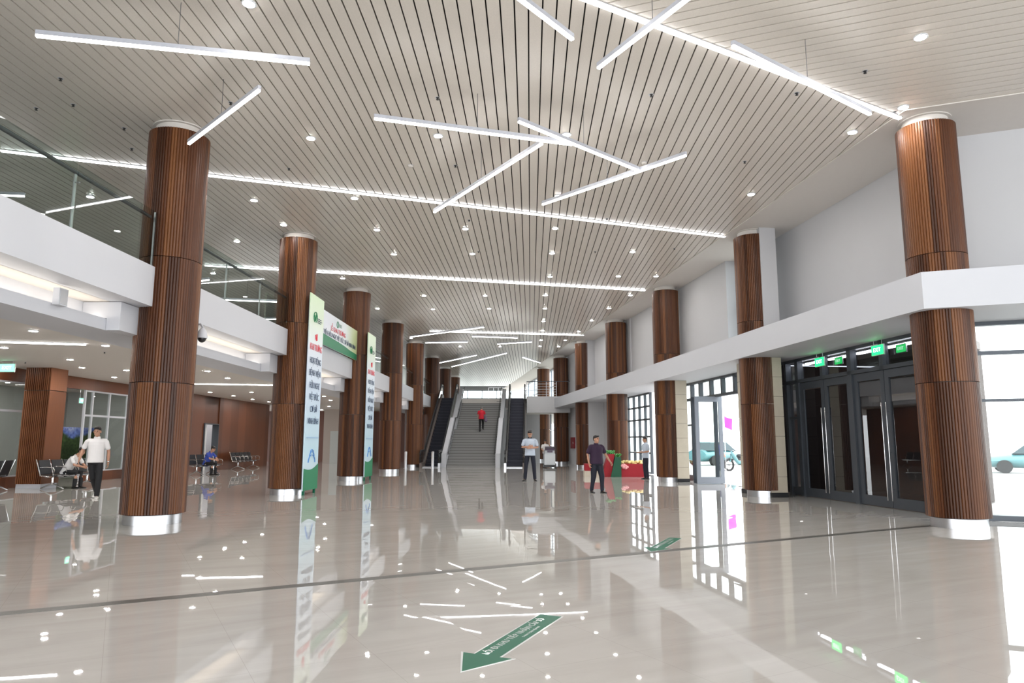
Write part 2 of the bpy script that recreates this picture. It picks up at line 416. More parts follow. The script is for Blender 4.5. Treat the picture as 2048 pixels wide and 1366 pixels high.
def PN(s, o): return (R1[0] + d1[0] * s + n1[0] * o, R1[1] + d1[1] * s + n1[1] * o)
def PL(t, o): return (LCOL[0][0] + eL[0] * t + nL[0] * o, LCOL[0][1] + eL[1] * t + nL[1] * o)
def corner(o): return lineX(PR(0, o), eR, PN(0, o), d1)
S1 = (7.13, 12.15); dS1 = (.8704, .4923)    # mitre where the ceiling changes direction
ang_R = math.atan2(eR[1], eR[0]) - PI / 2
ang_N = math.atan2(d1[1], d1[0])
ang_L = math.atan2(eL[1], eL[0]) - PI / 2

# ------------------------------------------------------------------ floor
mb = MB(); mb.prism([(-32, -7), (13, -7), (13, 8.2), corner(1.3), PR(46, 1.3), (6, 92), (-32, 92)], -.3, 0)
struct(mb.obj('floor', M['floor']), 'polished beige marble floor mirroring the hall', 'floor')
mb = MB()
a = Vector((-9.0, 3.45)); b = Vector((7.25, 12.47)); d = (b - a).normalized(); w = Vector((-d.y, d.x)) * .075
mb.prism([tuple(a - w), tuple(b - w), tuple(b + w), tuple(a + w)], 0, .002)
struct(mb.obj('trim_1', M['granite_dark']), 'dark granite band let into the floor', 'floor trim')
mb = MB(); mb.prism([(13.1, -30), (70, -30), (70, 120), (6.2, 120), (6.2, 92), PR(46, 1.35), corner(1.35), (13.1, 8.3)], -.3, -.02)
struct(mb.obj('pavement', M['paving']), 'sunlit pale paving outside the glazing', 'pavement')

# ------------------------------------------------------------------ slatted ceiling
sd = (.0262, .99966); sn = (.99966, -.0262)
mb = MB()
border_o = -.66
for i in range(-75, 65):
    c = i * .195 + .28
    p0 = (c * sn[0] - 4 * sd[0], c * sn[1] - 4 * sd[1])
    hw = .0865
    poly = [(p0[0] + sn[0] * -hw, p0[1] + sn[1] * -hw), (p0[0] + sn[0] * hw, p0[1] + sn[1] * hw),
            (p0[0] + sn[0] * hw + sd[0] * 78, p0[1] + sn[1] * hw + sd[1] * 78), (p0[0] - sn[0] * hw + sd[0] * 78, p0[1] - sn[1] * hw + sd[1] * 78)]
    poly = clip(poly, (S1[0], S1[1]), (-dS1[1], dS1[0]))          # far side of the mitre
    if len(poly) >= 3: poly = clip(poly, PR(0, border_o), (-nR[0], -nR[1]))
    if len(poly) >= 3: mb.prism(poly, ZC, ZC + .03)
struct(mb.obj('ceiling', M['slat']), 'beige metal slat ceiling running down the hall', 'ceiling')
mb = MB()
md = (.934, -.357); mn = (.357, .934)
for i in range(-40, 70):
    c = i * .19
    p0 = (2 + mn[0] * c - md[0] * 30, 8 + mn[1] * c - md[1] * 30); hw = .084
    poly = [(p0[0] - mn[0] * hw, p0[1] - mn[1] * hw), (p0[0] + md[0] * 45 - mn[0] * hw, p0[1] + md[1] * 45 - mn[1] * hw),
            (p0[0] + md[0] * 45 + mn[0] * hw, p0[1] + md[1] * 45 + mn[1] * hw), (p0[0] + mn[0] * hw, p0[1] + mn[1] * hw)]
    poly = clip(poly, (S1[0] + .02, S1[1] - .03), (dS1[1], -dS1[0]))
    if len(poly) >= 3: poly = clip(poly, PN(0, border_o), (-n1[0], -n1[1]))
    if len(poly) >= 3: poly = clip(poly, (0, -6.5), (0, 1))
    if len(poly) >= 3: poly = clip(poly, (-24, 0), (1, 0))
    if len(poly) >= 3: mb.prism(poly, ZC, ZC + .03)
struct(mb.obj('ceiling.001', M['slat']), 'beige metal slat ceiling turned across the entrance end', 'ceiling')
mb = MB(); mb.prism([(-25, -6.6), (22, -6.6), (22, 9), corner(1.4), PR(70, 1.4), (-25, 82)], ZC + .10, ZC + .4)
struct(mb.obj('ceiling_void', M['void']), 'dark void seen through the ceiling gaps', 'ceiling')
# plaster margin between slats and right-hand wall
mb = MB(); cA, cB = corner(border_o), corner(1.35)
mb.prism([cA, cB, PR(69, 1.35), PR(69, border_o)], ZC - .005, ZC + .09)
mb.prism([PN(14, border_o), PN(14, 1.35), cB, cA], ZC - .005, ZC + .09)
struct(mb.obj('trim_2', M['plaster']), 'plain plaster margin round the slat ceiling', 'ceiling trim')
mb = MB(); cB2 = corner(1.30)
for o_ in (border_o,):
    mb.prism([corner(o_ - .03), corner(o_ + .02), PR(36.5, o_ + .02), PR(36.5, o_ - .03)], ZC - .025, ZC - .004)
    mb.prism([PN(14, o_ - .03), PN(14, o_ + .02), corner(o_ + .02), corner(o_ - .03)], ZC - .025, ZC - .004)
struct(mb.obj('trim_3', M['plaster']), 'thin edge bead where slats meet plaster', 'ceiling trim')

# ------------------------------------------------------------------ columns
def flute_ring(r, n_flute, depth, per=6):
    pts = []
    for i in range(n_flute):
        for k in range(per):
            a = 2 * PI * (i + k / per) / n_flute
            # flat-topped ribs with narrow grooves
            x = k / per
            dr = -depth if x < .14 else (-depth * .35 if x < .3 else 0)
            pts.append(((r + dr) * math.cos(a), (r + dr) * math.sin(a)))
    return pts
def section_mesh(r, z0, z1, nf=68):
    ring = flute_ring(r, nf, .015); return MB().prism(ring, z0, z1)
JOINTS = [.17, 2.46, 4.73, 7.19]
sec_me = {}
def column(pos, r, label, group, zs=JOINTS, base=0., plinth=True, cap_top=ZC):
    t = thing('wood_clad_column', label, 'column', (pos[0], pos[1], base), random.uniform(0, 6), group)
    for a, b in zip(zs[:-1], zs[1:]):
        key = (round(r, 3), a, b)
        if key not in sec_me: sec_me[key] = section_mesh(r, a + .006, b - .006).mesh('cladding_section', M['wood'], 50)
        link('cladding_section', sec_me[key], t)
    MB().lathe([(r - .055, zs[0] - .01), (r - .055, zs[-1] + .005)], n=40).obj('core', M['black'], t, 40)
    if plinth: MB().lathe([(r - .06, 0), (r - .06, zs[0])], n=48).obj('plinth', M['steel'], t, 40)
    MB().lathe([(r - .11, zs[-1]), (r - .11, cap_top - .025 - base), (r - .05, cap_top - .025 - base), (r - .05, cap_top - .002 - base)], n=48).obj('cap', M['plaster'], t, 30)
    return t
ordl = ['first', 'second', 'third', 'fourth', 'fifth', 'sixth', 'seventh', 'eighth']
extra_l = ['largest in view, beside the near gallery end', 'with the nearer tall banner against it', 'with the farther tall banner against it', 'just short of the steel bollards',
           'rising beside the left escalator foot', 'rising beside the left escalator', 'on the upper level, warm lit', 'small and dark on the upper level']
extra_r = ['at the bend of the white band', 'between the closed and the open doors', 'with the striped-shirt guard beside it', 'behind the man in plum polo',
           'with the red fire cabinet beyond it', 'beside the upper landing railing', 'seen behind the cleaning machine']
for i, p in enumerate(LCOL):
    if i < 6: column(p, .535 if i == 0 else .525, f'fluted walnut column, {ordl[i]} of the left row, {extra_l[i]}', 'left row of columns')
    else: column(p, .525, f'fluted walnut column, {ordl[i]} of the left row, {extra_l[i]}', 'left row of columns', zs=[.1, 2.69], base=ZU, cap_top=ZC)
for i, p in enumerate(RCOL):
    column(p, .49 if i == 0 else .50, f'fluted walnut column, {ordl[i]} of the right row, {extra_r[i]}', 'right row of columns')

# ------------------------------------------------------------------ right-hand wall: band, upper wall, lower bays
def strip(mb, t0, t1, o0, o1, z0, z1):
    mb.prism([PR(t0, o0), PR(t1, o0), PR(t1, o1), PR(t0, o1)], z0, z1)
def nstrip(mb, s0, s1, o0, o1, z0, z1):
    mb.prism([PN(s0, o0), PN(s1, o0), PN(s1, o1), PN(s0, o1)], z0, z1)
BZ0, BZ1 = 3.72, 4.37
mb = MB()
mb.prism([corner(-.60), PR(36.6, -.60), PR(36.6, 1.3), corner(1.3)], BZ0, BZ1)
mb.prism([corner(-.60), corner(1.3), PN(14, 1.3), PN(14, -.60)], BZ0, BZ1)
# the columns stand half in the band: nothing to cut, band is a hollow casing
struct(mb.obj('trim_4', M['white']), 'deep white band running along the right-hand wall', 'wall band')
mb = MB()
# upper wall: bays 1 and near wall set back, others in line with the columns
cw = corner(.95)
mb.prism([cw, PR(8.0, .95), PR(8.0, 1.25), corner(1.25)], BZ1, ZC)
mb.prism([cw, corner(1.25), PN(14, 1.25), PN(14, .95)], BZ1, ZC)
strip(mb, 6.5, 8.0, -.04, .42, BZ1, ZC)
strip(mb, 10.1, 20.9, .56, 1.25, BZ1, ZC)
strip(mb, 20.9, 22.1, .50, 1.25, BZ1, ZC)
strip(mb, 28.3, 29.2, .04, 1.25, BZ1, ZC); strip(mb, 28.3, 29.2, .04, 1.25, 0, BZ0)
strip(mb, 24.6, 28.3, .56, 1.25, BZ1, ZC)
strip(mb, 31.9, 36.6, .56, 1.25, BZ1, ZC)
# lower wall: solid bays
strip(mb, 29.2, 36.6, .56, 1.25, 0, BZ0); strip(mb, 24.6, 28.3, 1.05, 1.25, 0, BZ0)
struct(mb.obj('wall_right', M['wall']), 'off-white painted wall on the right above and beyond the doors', 'wall')
def window_strip(name, t0, t1, z0, z1, o, ts, zs_, label, fm='frame', gm='glass'):
    t = thing(name, label, 'window', (*PR(t0, o), z0), 0, None, 'structure')
    base = Vector((*PR(t0, o), z0))
    def loc(tt, zz): return Vector((*PR(tt, o), zz)) - base
    f = MB()
    for tt in [t0, t1] + ts: f.bar(loc(tt, z0), loc(tt, z1), .12, .07, (eR[0], eR[1], 0))
    for zz in [z0 + .035, z1 - .035] + zs_: f.bar(loc(t0, zz), loc(t1, zz), .12, .07)
    f.obj('window_frame', M[fm], t)
    g = MB(); g.bar(loc(t0, (z0 + z1) / 2), loc(t1, (z0 + z1) / 2), .012, z1 - z0 - .05); g.obj('window_pane', M[gm], t)
    return t
window_strip('window_1', 8.0, 10.1, BZ1, ZC - .05, 1.0, [9.2, 9.85], [5.8], 'tall upper window beside the second right-hand column')
window_strip('window_2', 22.1, 24.6, BZ1, ZC - .05, 1.0, [23.3], [5.8], 'tall upper window beside the fourth right-hand column')
window_strip('window_3', 29.2, 31.9, BZ1, ZC - .05, 1.0, [30.5], [5.8], 'tall upper window beside the fifth right-hand column')
window_strip('window_4', 19.9, 24.6, .02, BZ0, 1.1, [20.7, 21.6, 22.5, 23.5], [.95, 1.7, 2.5, 3.1], 'tall glazing with charcoal bars right of the flower stand')

# stone pilasters beside the door bays
def pilaster(t0, t1, o0, o1, label):
    t = thing('stone_pilaster', label, 'pilaster', (*PR((t0 + t1) / 2, (o0 + o1) / 2), 0), ang_R)
    w, dp = t1 - t0, o1 - o0
    nb = 7; h = (BZ0) / nb
    s = MB(); j = MB()
    for k in range(nb): s.box((0, 0, k * h + h / 2), (dp, w, h - .012))
    j.box((0, 0, BZ0 / 2), (dp - .02, w - .02, BZ0))
    s.obj('stone_facing', M['stone'], t); j.obj('joints', M['stone_joint'], t)
    MB().box((-dp / 2 - .012, 0, .06), (.02, w, .12)).obj('skirting', M['black'], t)
    MB().box((0, -w / 2 - .012, .06), (dp, .02, .12)).obj('skirting', M['black'], t)
pilaster(6.55, 8.3, -.04, .42, 'beige stone pilaster between the second column and the closed glass doors')
pilaster(13.75, 15.4, .05, .49, 'beige stone pilaster between the third column and the open glass door')

# closed double doors in bay 1
OD = 1.1
def door_leaf(parent_loc, w, h, hx, name, label, rz, open_=False, kind='structure', fm='frame', gm='door_glass'):
    # local: leaf from x=0 to x=w, thin along y, standing on z=0; hall side is -y
    t = thing(name, label, 'door', parent_loc, rz, None, kind)
    f = MB(); st = .14
    f.box((st / 2, 0, h / 2), (st, .06, h)); f.box((w - st / 2, 0, h / 2), (st, .06, h))
    f.box((w / 2, 0, .11), (w - 2 * st, .06, .22)); f.box((w / 2, 0, h - .09), (w - 2 * st, .06, .18))
    fo = f.obj('door_frame', M[fm], t)
    MB().box((w / 2, 0, h / 2), (w - 2 * st + .02, .014, h - .4)).obj('glass_panel', M[gm], t)
    hb = MB(); hb.tube([(hx, -.09, .16), (hx, -.09, 2.3)], .012, 8)
    for zz in (.4, 1.2, 2.1): hb.tube([(hx, -.09, zz), (hx, -.02, zz)], .010, 6)
    hb.obj('pull_handle', M['chrome'], fo, 60)
    return t
rzR = math.atan2(-eR[1], -eR[0])            # leaf local +x runs toward the camera (decreasing t)
# in this orientation local -y points into the hall
leaves = [(6.78, 5.66, 'd1'), (5.64, 4.52, 'd2'), (4.36, 3.24, 'd3'), (3.22, 2.10, 'd4')]
ld = ['farthest leaf of the closed dark glass doors', 'second leaf of the closed dark glass doors, from the stone pilaster', 'third leaf of the closed dark glass doors, left of the twin handles nearest us', 'leaf of the closed dark glass doors half hidden by the near column']
for i, (ta, tb, _) in enumerate(leaves):
    w = ta - tb
    door_leaf((*PR(ta, OD), .015), w, 3.03, w - .07 if i % 2 == 0 else .07, f'door_{i + 1}', ld[i], rzR)
t = thing('window_5', 'dark metal frame and transom lights over the closed glass doors', 'window', (*PR(8.4, OD), 0), rzR, None, 'structure')
f = MB(); L = 8.4 - 1.2
def lx(tt): return 8.4 - tt
for tt, w_, z0 in ((8.32, .14, 0), (7.5, .12, 0), (6.88, .16, 0), (5.65, .12, 3.05), (4.44, .16, 0), (3.23, .12, 3.05), (2.02, .16, 0), (1.3, .14, 0)):
    f.box((lx(tt), 0, (z0 + 3.72) / 2), (w_, .16, 3.72 - z0))
f.box((L / 2, 0, 3.10), (L, .16, .09)); f.box((L / 2, 0, 3.68), (L, .16, .08))
f.box((lx(7.12), 0, 2.1), (.5, .1, .07)); f.box((lx(7.12), 0, .12), (.5, .1, .2))
f.obj('window_frame', M['frame'], t)
MB().box((L / 2, .02, 3.4), (L, .012, .56)).obj('transom_pane', M['door_glass'], t)
MB().box((lx(7.9), .02, 1.55), (.74, .012, 3.0)).obj('side_pane', M['door_glass'], t)
MB().box((lx(7.12), .02, 1.55), (.60, .012, 3.0)).obj('side_pane', M['door_glass'], t)
MB().box((lx(1.65), .02, 1.55), (.66, .012, 3.0)).obj('side_pane', M['door_glass'], t)
# vestibule behind the doors
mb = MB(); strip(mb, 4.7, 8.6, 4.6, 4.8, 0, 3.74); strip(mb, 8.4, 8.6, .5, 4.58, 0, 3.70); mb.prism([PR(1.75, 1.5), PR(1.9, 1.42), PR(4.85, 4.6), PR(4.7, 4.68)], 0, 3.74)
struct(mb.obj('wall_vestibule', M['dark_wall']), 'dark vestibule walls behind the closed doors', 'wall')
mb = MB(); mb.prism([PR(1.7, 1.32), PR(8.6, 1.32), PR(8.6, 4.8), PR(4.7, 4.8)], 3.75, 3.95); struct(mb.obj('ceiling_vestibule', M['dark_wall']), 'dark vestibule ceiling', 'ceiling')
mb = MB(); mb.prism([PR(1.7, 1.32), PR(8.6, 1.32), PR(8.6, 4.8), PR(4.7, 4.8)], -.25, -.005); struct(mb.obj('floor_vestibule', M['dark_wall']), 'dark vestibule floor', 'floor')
# tube lights just inside the transoms
for i, (ta, tb) in enumerate(((7.4, 6.98), (6.85, 5.85), (5.72, 4.66), (4.5, 3.5), (3.36, 2.2))):
    q = PR((ta + tb) / 2, 1.30)
    t = thing('tube_light', ['short tube light at the stone pilaster end of the door heads', 'tube light over the first door leaf from the pilaster', 'tube light over the second door leaf from the pilaster', 'tube light over the third door leaf from the pilaster', 'tube light over the door leaf beside the near column'][i],
              'light', (*q, 3.625), ang_R, 'tube lights inside the door transoms')
    MB().box((0, 0, -.01), (.09, ta - tb, .03)).obj('batten', M['alu'], t)
    MB().box((0, 0, -.05), (.07, ta - tb - .04, .05)).obj('diffuser', M['tube'], t)
# exit signs hanging by the doors
def exit_sign(p, rz, w, h, label, pale=False, drop=.12):
    t = thing('exit_sign', label, 'sign', p, rz, 'lit green exit signs')
    MB().box((0, .012, 0), (w + .03, .03, h + .03)).obj('case', M['alu'], t)
    MB().box((0, -.008, 0), (w, .012, h)).obj('lit_face', M['exit_pale' if pale else 'exit'], t)
    put_text('lettering', 'EXIT', h * .62, M['exit_text'], t, (0, -.018, 0), (1, 0, 0), (0, 0, 1), .002, w * .8)
    for q in (-1, 1): MB().tube([(q * w * .35, .012, h / 2), (q * w * .35, .012, h / 2 + drop)], .006, 6).obj('hanger', M['alu'], t)
exit_sign((*PR(5.62, .98), 3.50), rzR, .40, .21, 'exit sign hanging in front of the dark doors, farther of the bright pair', drop=.12)
exit_sign((*PR(3.25, .98), 3.50), rzR, .40, .21, 'exit sign hanging in front of the dark doors, nearer of the bright pair', drop=.12)
exit_sign((*PR(5.08, 1.17), 3.47), rzR, .30, .16, 'dim exit sign seen through the transom glass, farther of two', drop=.24)
exit_sign((*PR(2.72, 1.17), 3.47), rzR, .30, .16, 'dim exit sign seen through the transom glass, nearer of two', drop=.24)

# open bay 2
t = thing('window_6', 'charcoal frame and transoms round the open door', 'window', (*PR(15.8, OD), 0), rzR, None, 'structure')
L = 15.8 - 8.65
def lx(tt): return 15.8 - tt
f = MB()
for tt, w_, z0 in ((15.74, .12, 0), (14.75, .12, 0), (13.9, .14, 3.05), (12.9, .12, 3.05), (11.9, .12, 3.05), (10.9, .14, 3.05), (10.1, .14, 0), (9.5, .12, 3.05), (8.71, .12, 0)):
    f.box((lx(tt), 0, (z0 + 3.72) / 2), (w_, .14, 3.72 - z0))
f.box((L / 2, 0, 3.08), (L, .14, .1)); f.box((L / 2, 0, 3.68), (L, .14, .08)); f.box((lx(15.25), 0, 2.1), (.95, .1, .06)); f.box((lx(15.25), 0, .1), (.95, .1, .2))
f.obj('window_frame', M['frame'], t)
MB().box((L / 2, .02, 3.39), (L, .012, .56)).obj('transom_pane', M['glass'], t)
MB().box((lx(15.25), .02, 1.6), (.95, .012, 2.9)).obj('side_pane', M['glass'], t)
rz_in = math.atan2(-nR[1], -nR[0])
door_leaf((*PR(12.5, 1.28), .015), 1.0, 3.03, .93, 'door_5', 'glass door leaf standing open into the hall', rz_in, fm='frame_lt', gm='glass')
door_leaf((*PR(12.72, 1.20), .015), .96, 3.03, .85, 'door_6', 'charcoal glass door leaf folded back beside the open one', rz_in, gm='glass')
exit_sign((*PR(11.4, 1.6), 3.42), rzR, .40, .21, 'pale exit sign seen through the transom of the open door', True, .25)
# near glazing beyond the bend
t = thing('window_7', 'large charcoal-framed glazing right of the nearest right column', 'window', (*PN(.55, 1.35), 0), ang_N, None, 'structure')
f = MB(); L = 9
for xx in (0, 2.6, 5.2, 7.8): f.box((xx, 0, 1.86), (.10, .14, 3.72))
for zz, h_ in ((.05, .1), (2.22, .05), (3.12, .07), (3.69, .09)): f.box((L / 2, 0, zz), (L, .14, h_))
f.obj('window_frame', M['frame'], t)
MB().box((L / 2, 0, 1.86), (L, .012, 3.66)).obj('window_pane', M['glass'], t)

# fire cabinet
p = PR(34.4, .50)
t = thing('fire_cabinet', 'red fire hose cabinet on the white wall beside the far right columns', 'cabinet', (*p, 1.05), rzR)
MB().box((0, 0, .36), (.95, .12, .72)).obj('case', M['red_paint'], t)
dd = MB().box((0, -.065, .36), (.86, .012, .63)).obj('door', M['red_paint'], t)
MB().box((.36, -.08, .36), (.03, .02, .1)).obj('latch', M['chrome'], dd)

# ------------------------------------------------------------------ left gallery
def lstrip(mb, t0, t1, prof):
    # prof: closed (o, z) outline extruded along the left row
    n = len(prof); vs = []
    for tt in (t0, t1):
        for o_, z in prof: vs.append((*PL(tt, o_), z))
    mb.add(vs, [tuple(range(n)), tuple(range(2 * n - 1, n - 1, -1))] + [(i, (i + 1) % n, n + (i + 1) % n, n + i) for i in range(n)])
tcol = [0] + [math.dist(LCOL[0], c) for c in LCOL[1:]]
seg = [(-14, -.50)] + [(tcol[i] + .42, tcol[i + 1] - .42) for i in range(5)] + [(tcol[5] + .42, tcol[5] + 1.2)]
names_bay = ['nearest bay, running out of frame', 'bay between the first and second columns', 'bay behind the wide banner', 'bay after the second tall banner', 'bay before the escalators', 'bay beside the escalator', 'far end bay']
mb = MB()
for a, b in seg: lstrip(mb, a, b, [(0, 3.80), (0, 4.52), (.14, 4.52), (.14, 4.42), (.5, 4.42), (.5, 3.80)])
for tt in tcol[:6]:
    lstrip(mb, tt - .5, tt + .5, [(.25, 3.80), (.25, 4.44), (.60, 4.44), (.60, 3.80)])
struct(mb.obj('trim_5', M['white']), 'white gallery edge band along the left row', 'gallery band')
# cove: soffit, lit trough, lip
mb = MB()
TE = 36
lstrip(mb, -14, TE, [(.49, 3.80), (.49, 3.95), (1.12, 3.95), (1.12, 3.80)])
struct(mb.obj('trim_6', M['plaster']), 'underside of the gallery edge over the light cove', 'ceiling trim')
mb = MB()
lstrip(mb, -14, TE, [(.95, 3.46), (.95, 3.82), (1.45, 3.82), (1.45, 3.30), (.52, 3.30), (.52, 3.50), (.56, 3.50), (.56, 3.46)])
for tt in tcol[:5]:
    lstrip(mb, tt - 1.0, tt + .75, [(.28, 3.302), (.28, 3.79), (.515, 3.79), (.515, 3.302)])
    lstrip(mb, tt - 1.0, tt + .75, [(.515, 3.51), (.515, 3.79), (.945, 3.79), (.945, 3.51)])
struct(mb.obj('trim_7', M['white']), 'dropped white cove box under the gallery', 'ceiling trim')
for i in range(6):
    a = -12 if i == 0 else tcol[i - 1] + .75; b = (tcol[i] if i < 6 else TE) - 1.0
    o = MB(); lstrip(o, a + .05, b - .05, [(.66, 3.465), (.66, 3.49), (.74, 3.49), (.74, 3.465)])
    tag(o.obj('cove_light', M['warm_led']), 'warm light line hidden in the cove, ' + names_bay[i], 'light', 'cove lights under the gallery')
# ceiling under the gallery, gallery slab
mb = MB(); mb.prism([PL(-14, 1.43), PL(40, 1.43), PL(40, 16), PL(-14, 16)], 3.72, 3.80)
struct(mb.obj('ceiling_gallery', M['plaster']), 'plain beige ceiling over the waiting area', 'ceiling')
mb = MB(); mb.prism([PL(-14, .45), PL(36.2, .45), PL(36.2, 16), PL(-14, 16)], 3.96, 4.42)
struct(mb.obj('floor_gallery', M['granite']), 'gallery floor slab on the left', 'floor')
# gallery railing
for i, (a, b) in enumerate(seg[:6]):
    aa = -9.5 if i == 0 else a + .12
    bb = b - .05
    t = thing('glass_railing', 'glass balustrade with dark handrail on the gallery, ' + names_bay[i], 'railing', (*PL(aa, .03), 4.52), ang_L, 'gallery balustrades')
    n = 3 if i else 4; Lr = bb - aa; pw = Lr / n
    for k in range(n):
        MB().box((0, pw * (k + .5), .50), (.016, pw - .03, 1.0)).obj('glass_panel', M['rail_glass'], t)
        pm = MB(); pm.box((-.07, pw * k + .06, .44), (.018, .05, .88)); pm.tube([(-.07, pw * k + .06, .74), (.0, pw * k + .06, .74)], .012, 6)
        pm.obj('post', M['steel'], t)
    MB().tube([(-.07, .0, .90), (-.07, Lr - .10, .90)], .032, 10).obj('handrail', M['frame'], t, 50)
    e = MB(); e.box((-.02, Lr - .02, .50), (.03, .035, 1.0)); e.obj('end_post', M['steel'], t)
# gallery back wall and dark doorway
mb = MB(); mb.prism([PL(-14, 6.2), PL(36, 6.2), PL(36, 6.4), PL(-14, 6.4)], 4.42, ZC + .08)
struct(mb.obj('wall_gallery', M['grey_wall']), 'grey wall at the back of the gallery', 'wall')
t = thing('door_7', 'dark doorway on the gallery behind the near glass', 'door', (*PL(7.5, 6.15), 4.42), ang_L, None, 'structure')
MB().box((0, 0, 1.2), (.08, 2.0, 2.4)).obj('door_panel', M['dark_wall'], t)
MB().box((.02, 1.03, 1.2), (.1, .08, 2.46)).box((.02, -1.03, 1.2), (.1, .08, 2.46)).box((.02, 0, 2.44), (.1, 2.1, .08)).obj('door_frame', M['frame'], t)
# ------------------------------------------------------------------ waiting area walls
OW = 9.45
mb = MB(); lstrip(mb, -14, 30.6, [(OW, 3.30), (OW, 3.74), (OW + .2, 3.74), (OW + .2, 3.30)])
lstrip(mb, 17.0, 22.0, [(OW, 0), (OW, 3.32), (OW + .2, 3.32), (OW + .2, 0)])
lstrip(mb, 23.6, 30.6, [(OW - .05, 0), (OW - .05, 3.74), (OW + .2, 3.74), (OW + .2, 0)])
lstrip(mb, 22.0, 23.6, [(OW, 2.35), (OW, 3.74), (OW + .2, 3.74), (OW + .2, 2.35)])
struct(mb.obj('wall_left', M['panel']), 'walnut panelled wall of the waiting area', 'wall')
mb = MB(); mb.prism([PL(39.5, .75), PL(39.5, 17), PL(39.8, 17), PL(39.8, .75)], 0, 4.4)
struct(mb.obj('wall_back', M['panelx']), 'dark red-brown panelled wall at the end of the waiting area', 'wall')
mb = MB(); mb.prism([PL(36.5, 6.2), PL(36.5, 7.7), PL(36.8, 7.7), PL(36.8, 6.2)], 0, 3.72)
struct(mb.obj('wall_lobby', M['beige_wall']), 'beige lobby wall seen between the banners', 'wall')
mb = MB(); mb.prism([PL(36.46, 6.6), PL(36.46, 7.2), PL(36.5, 7.2), PL(36.5, 6.6)], 0, 2.2); struct(mb.obj('door_8', M['grey_wall']), 'pale door in the beige lobby wall', 'door')
# white lit doorway
t = thing('door_9', 'open doorway with white lit room beyond, in the walnut wall', 'door', (*PL(22.8, OW + .1), 0), ang_L, None, 'structure')
MB().box((0, .78, 1.17), (.34, .05, 2.34)).box((0, -.78, 1.17), (.34, .05, 2.34)).box((0, 0, 2.33), (.34, 1.56, .05)).obj('door_frame', M['frame'], t)
MB().box((-.32, .20, 1.15), (.04, 1.05, 2.28), rz=.62).obj('door_leaf', M['door_white'], t)
mb = MB(); mb.prism([PL(21.6, OW + 1.5), PL(24, OW + 1.5), PL(24, OW + 1.6), PL(21.6, OW + 1.6)], 0, 3.74); mb.prism([PL(24, OW + .22), PL(24.1, OW + .22), PL(24.1, OW + 1.6), PL(24, OW + 1.6)], 0, 3.74)
struct(mb.obj('wall_side_room', M['white']), 'white wall of the lit room beyond the doorway', 'wall')
# interior windows with white frames
def int_window(name, t0, t1, label, ts):
    t = thing(name, label, 'window', (*PL(t0, OW + .06), 0), ang_L, None, 'structure')
    Lw = t1 - t0; f = MB()
    for x in [0, Lw] + ts: f.box((0, x, 1.66), (.07, .07, 3.30))
    for z in (.35, 2.38, 3.28): f.box((0, Lw / 2, z), (.07, Lw, .07))
    f.obj('window_frame', M['white'], t)
    MB().box((0, Lw / 2, 1.8), (.012, Lw, 2.9)).obj('window_pane', M['glass'], t)
    MB().box((0, Lw / 2, .17), (.10, Lw, .34)).obj('sill_panel', M['panel'], t)
int_window('window_8', 12.6, 17.0, 'white-framed interior window right of the fluted pillar', [.45, 1.5, 2.7])
int_window('window_9', 1.0, 9.6, 'white-framed interior window left of the fluted pillar', [2, 4, 6.2])
# room behind the interior windows
mb = MB(); lstrip(mb, -14, 20, [(OW + 5.5, 0), (OW + 5.5, 3.75), (OW + 5.6, 3.75), (OW + 5.6, 0)])
mb.prism([PL(19.8, OW + .2), PL(20, OW + .2), PL(20, OW + 5.6), PL(19.8, OW + 5.6)], 0, 3.75)
struct(mb.obj('wall_room', M['grey_wall']), 'grey wall of the room behind the interior windows', 'wall')
mb = MB(); mb.box((0, 0, 0), (.04, 4.6, 2.0)); o = mb.obj('landscape_mural', M['mural']); o.location = (*PL(7.4, OW + 1.6), 1.02); o.rotation_euler = (0, 0, ang_L)
tag(o, 'printed panel of dark green foliage behind the left interior window', 'mural', 'landscape mural panels')
mb = MB(); mb.box((0, 0, 0), (.04, 2.6, 2.0)); o = mb.obj('landscape_mural', M['mural']); o.location = (*PL(16.2, OW + 2.6), 1.02); o.rotation_euler = (0, 0, ang_L)
tag(o, 'printed blue sky and tree panel behind the window near the walking man', 'mural', 'landscape mural panels')
# fluted square pillar
t = thing('fluted_pillar', 'square walnut pillar with fine vertical flutes in the waiting area', 'pillar', (-14.80, 22.2, 0), .0)
ring = []
def saw(n, w, dpt):
    out = []
    for i in range(n):
        x = -w / 2 + w * i / n
        out += [(x, -dpt * 0), (x + w / n * .42, 0), (x + w / n * .42, dpt), (x + w / n, dpt)]
    return out
W_ = .82; pl = []
s1 = saw(14, W_, -.05)
pl = [(x, -W_ / 2 + .05 + y) for x, y in s1] + [(W_ / 2, -W_ / 2)] + [(W_ / 2, W_ / 2), (-W_ / 2, W_ / 2)]
MB().prism(pl, .14, 3.0).obj('cladding', M['flat_flute'], t); MB().prism(pl, 3.02, 3.72).obj('cladding', M['flat_flute'], t)
MB().box((0, 0, .07), (W_ - .06, W_ - .06, .14)).obj('plinth', M['white'], t)
MB().box((0, 0, 3.0), (W_ - .1, W_ - .1, .1)).obj('joint', M['black'], t)
exit_sign((-14.5, 20.0, 3.52), 0, .42, .22, 'pale green exit sign under the gallery ceiling at the far left', True, .1)
exit_sign((*PL(14.2, OW + 1.2), 3.0), ang_L + PI / 2, .3, .18, 'small green exit sign seen through the interior window', True, .6)
exit_sign((*PL(5.6, 6.05), 5.15), ang_L + PI / 2, .5, .24, 'green exit sign on the gallery wall behind the near glass', False, .1)

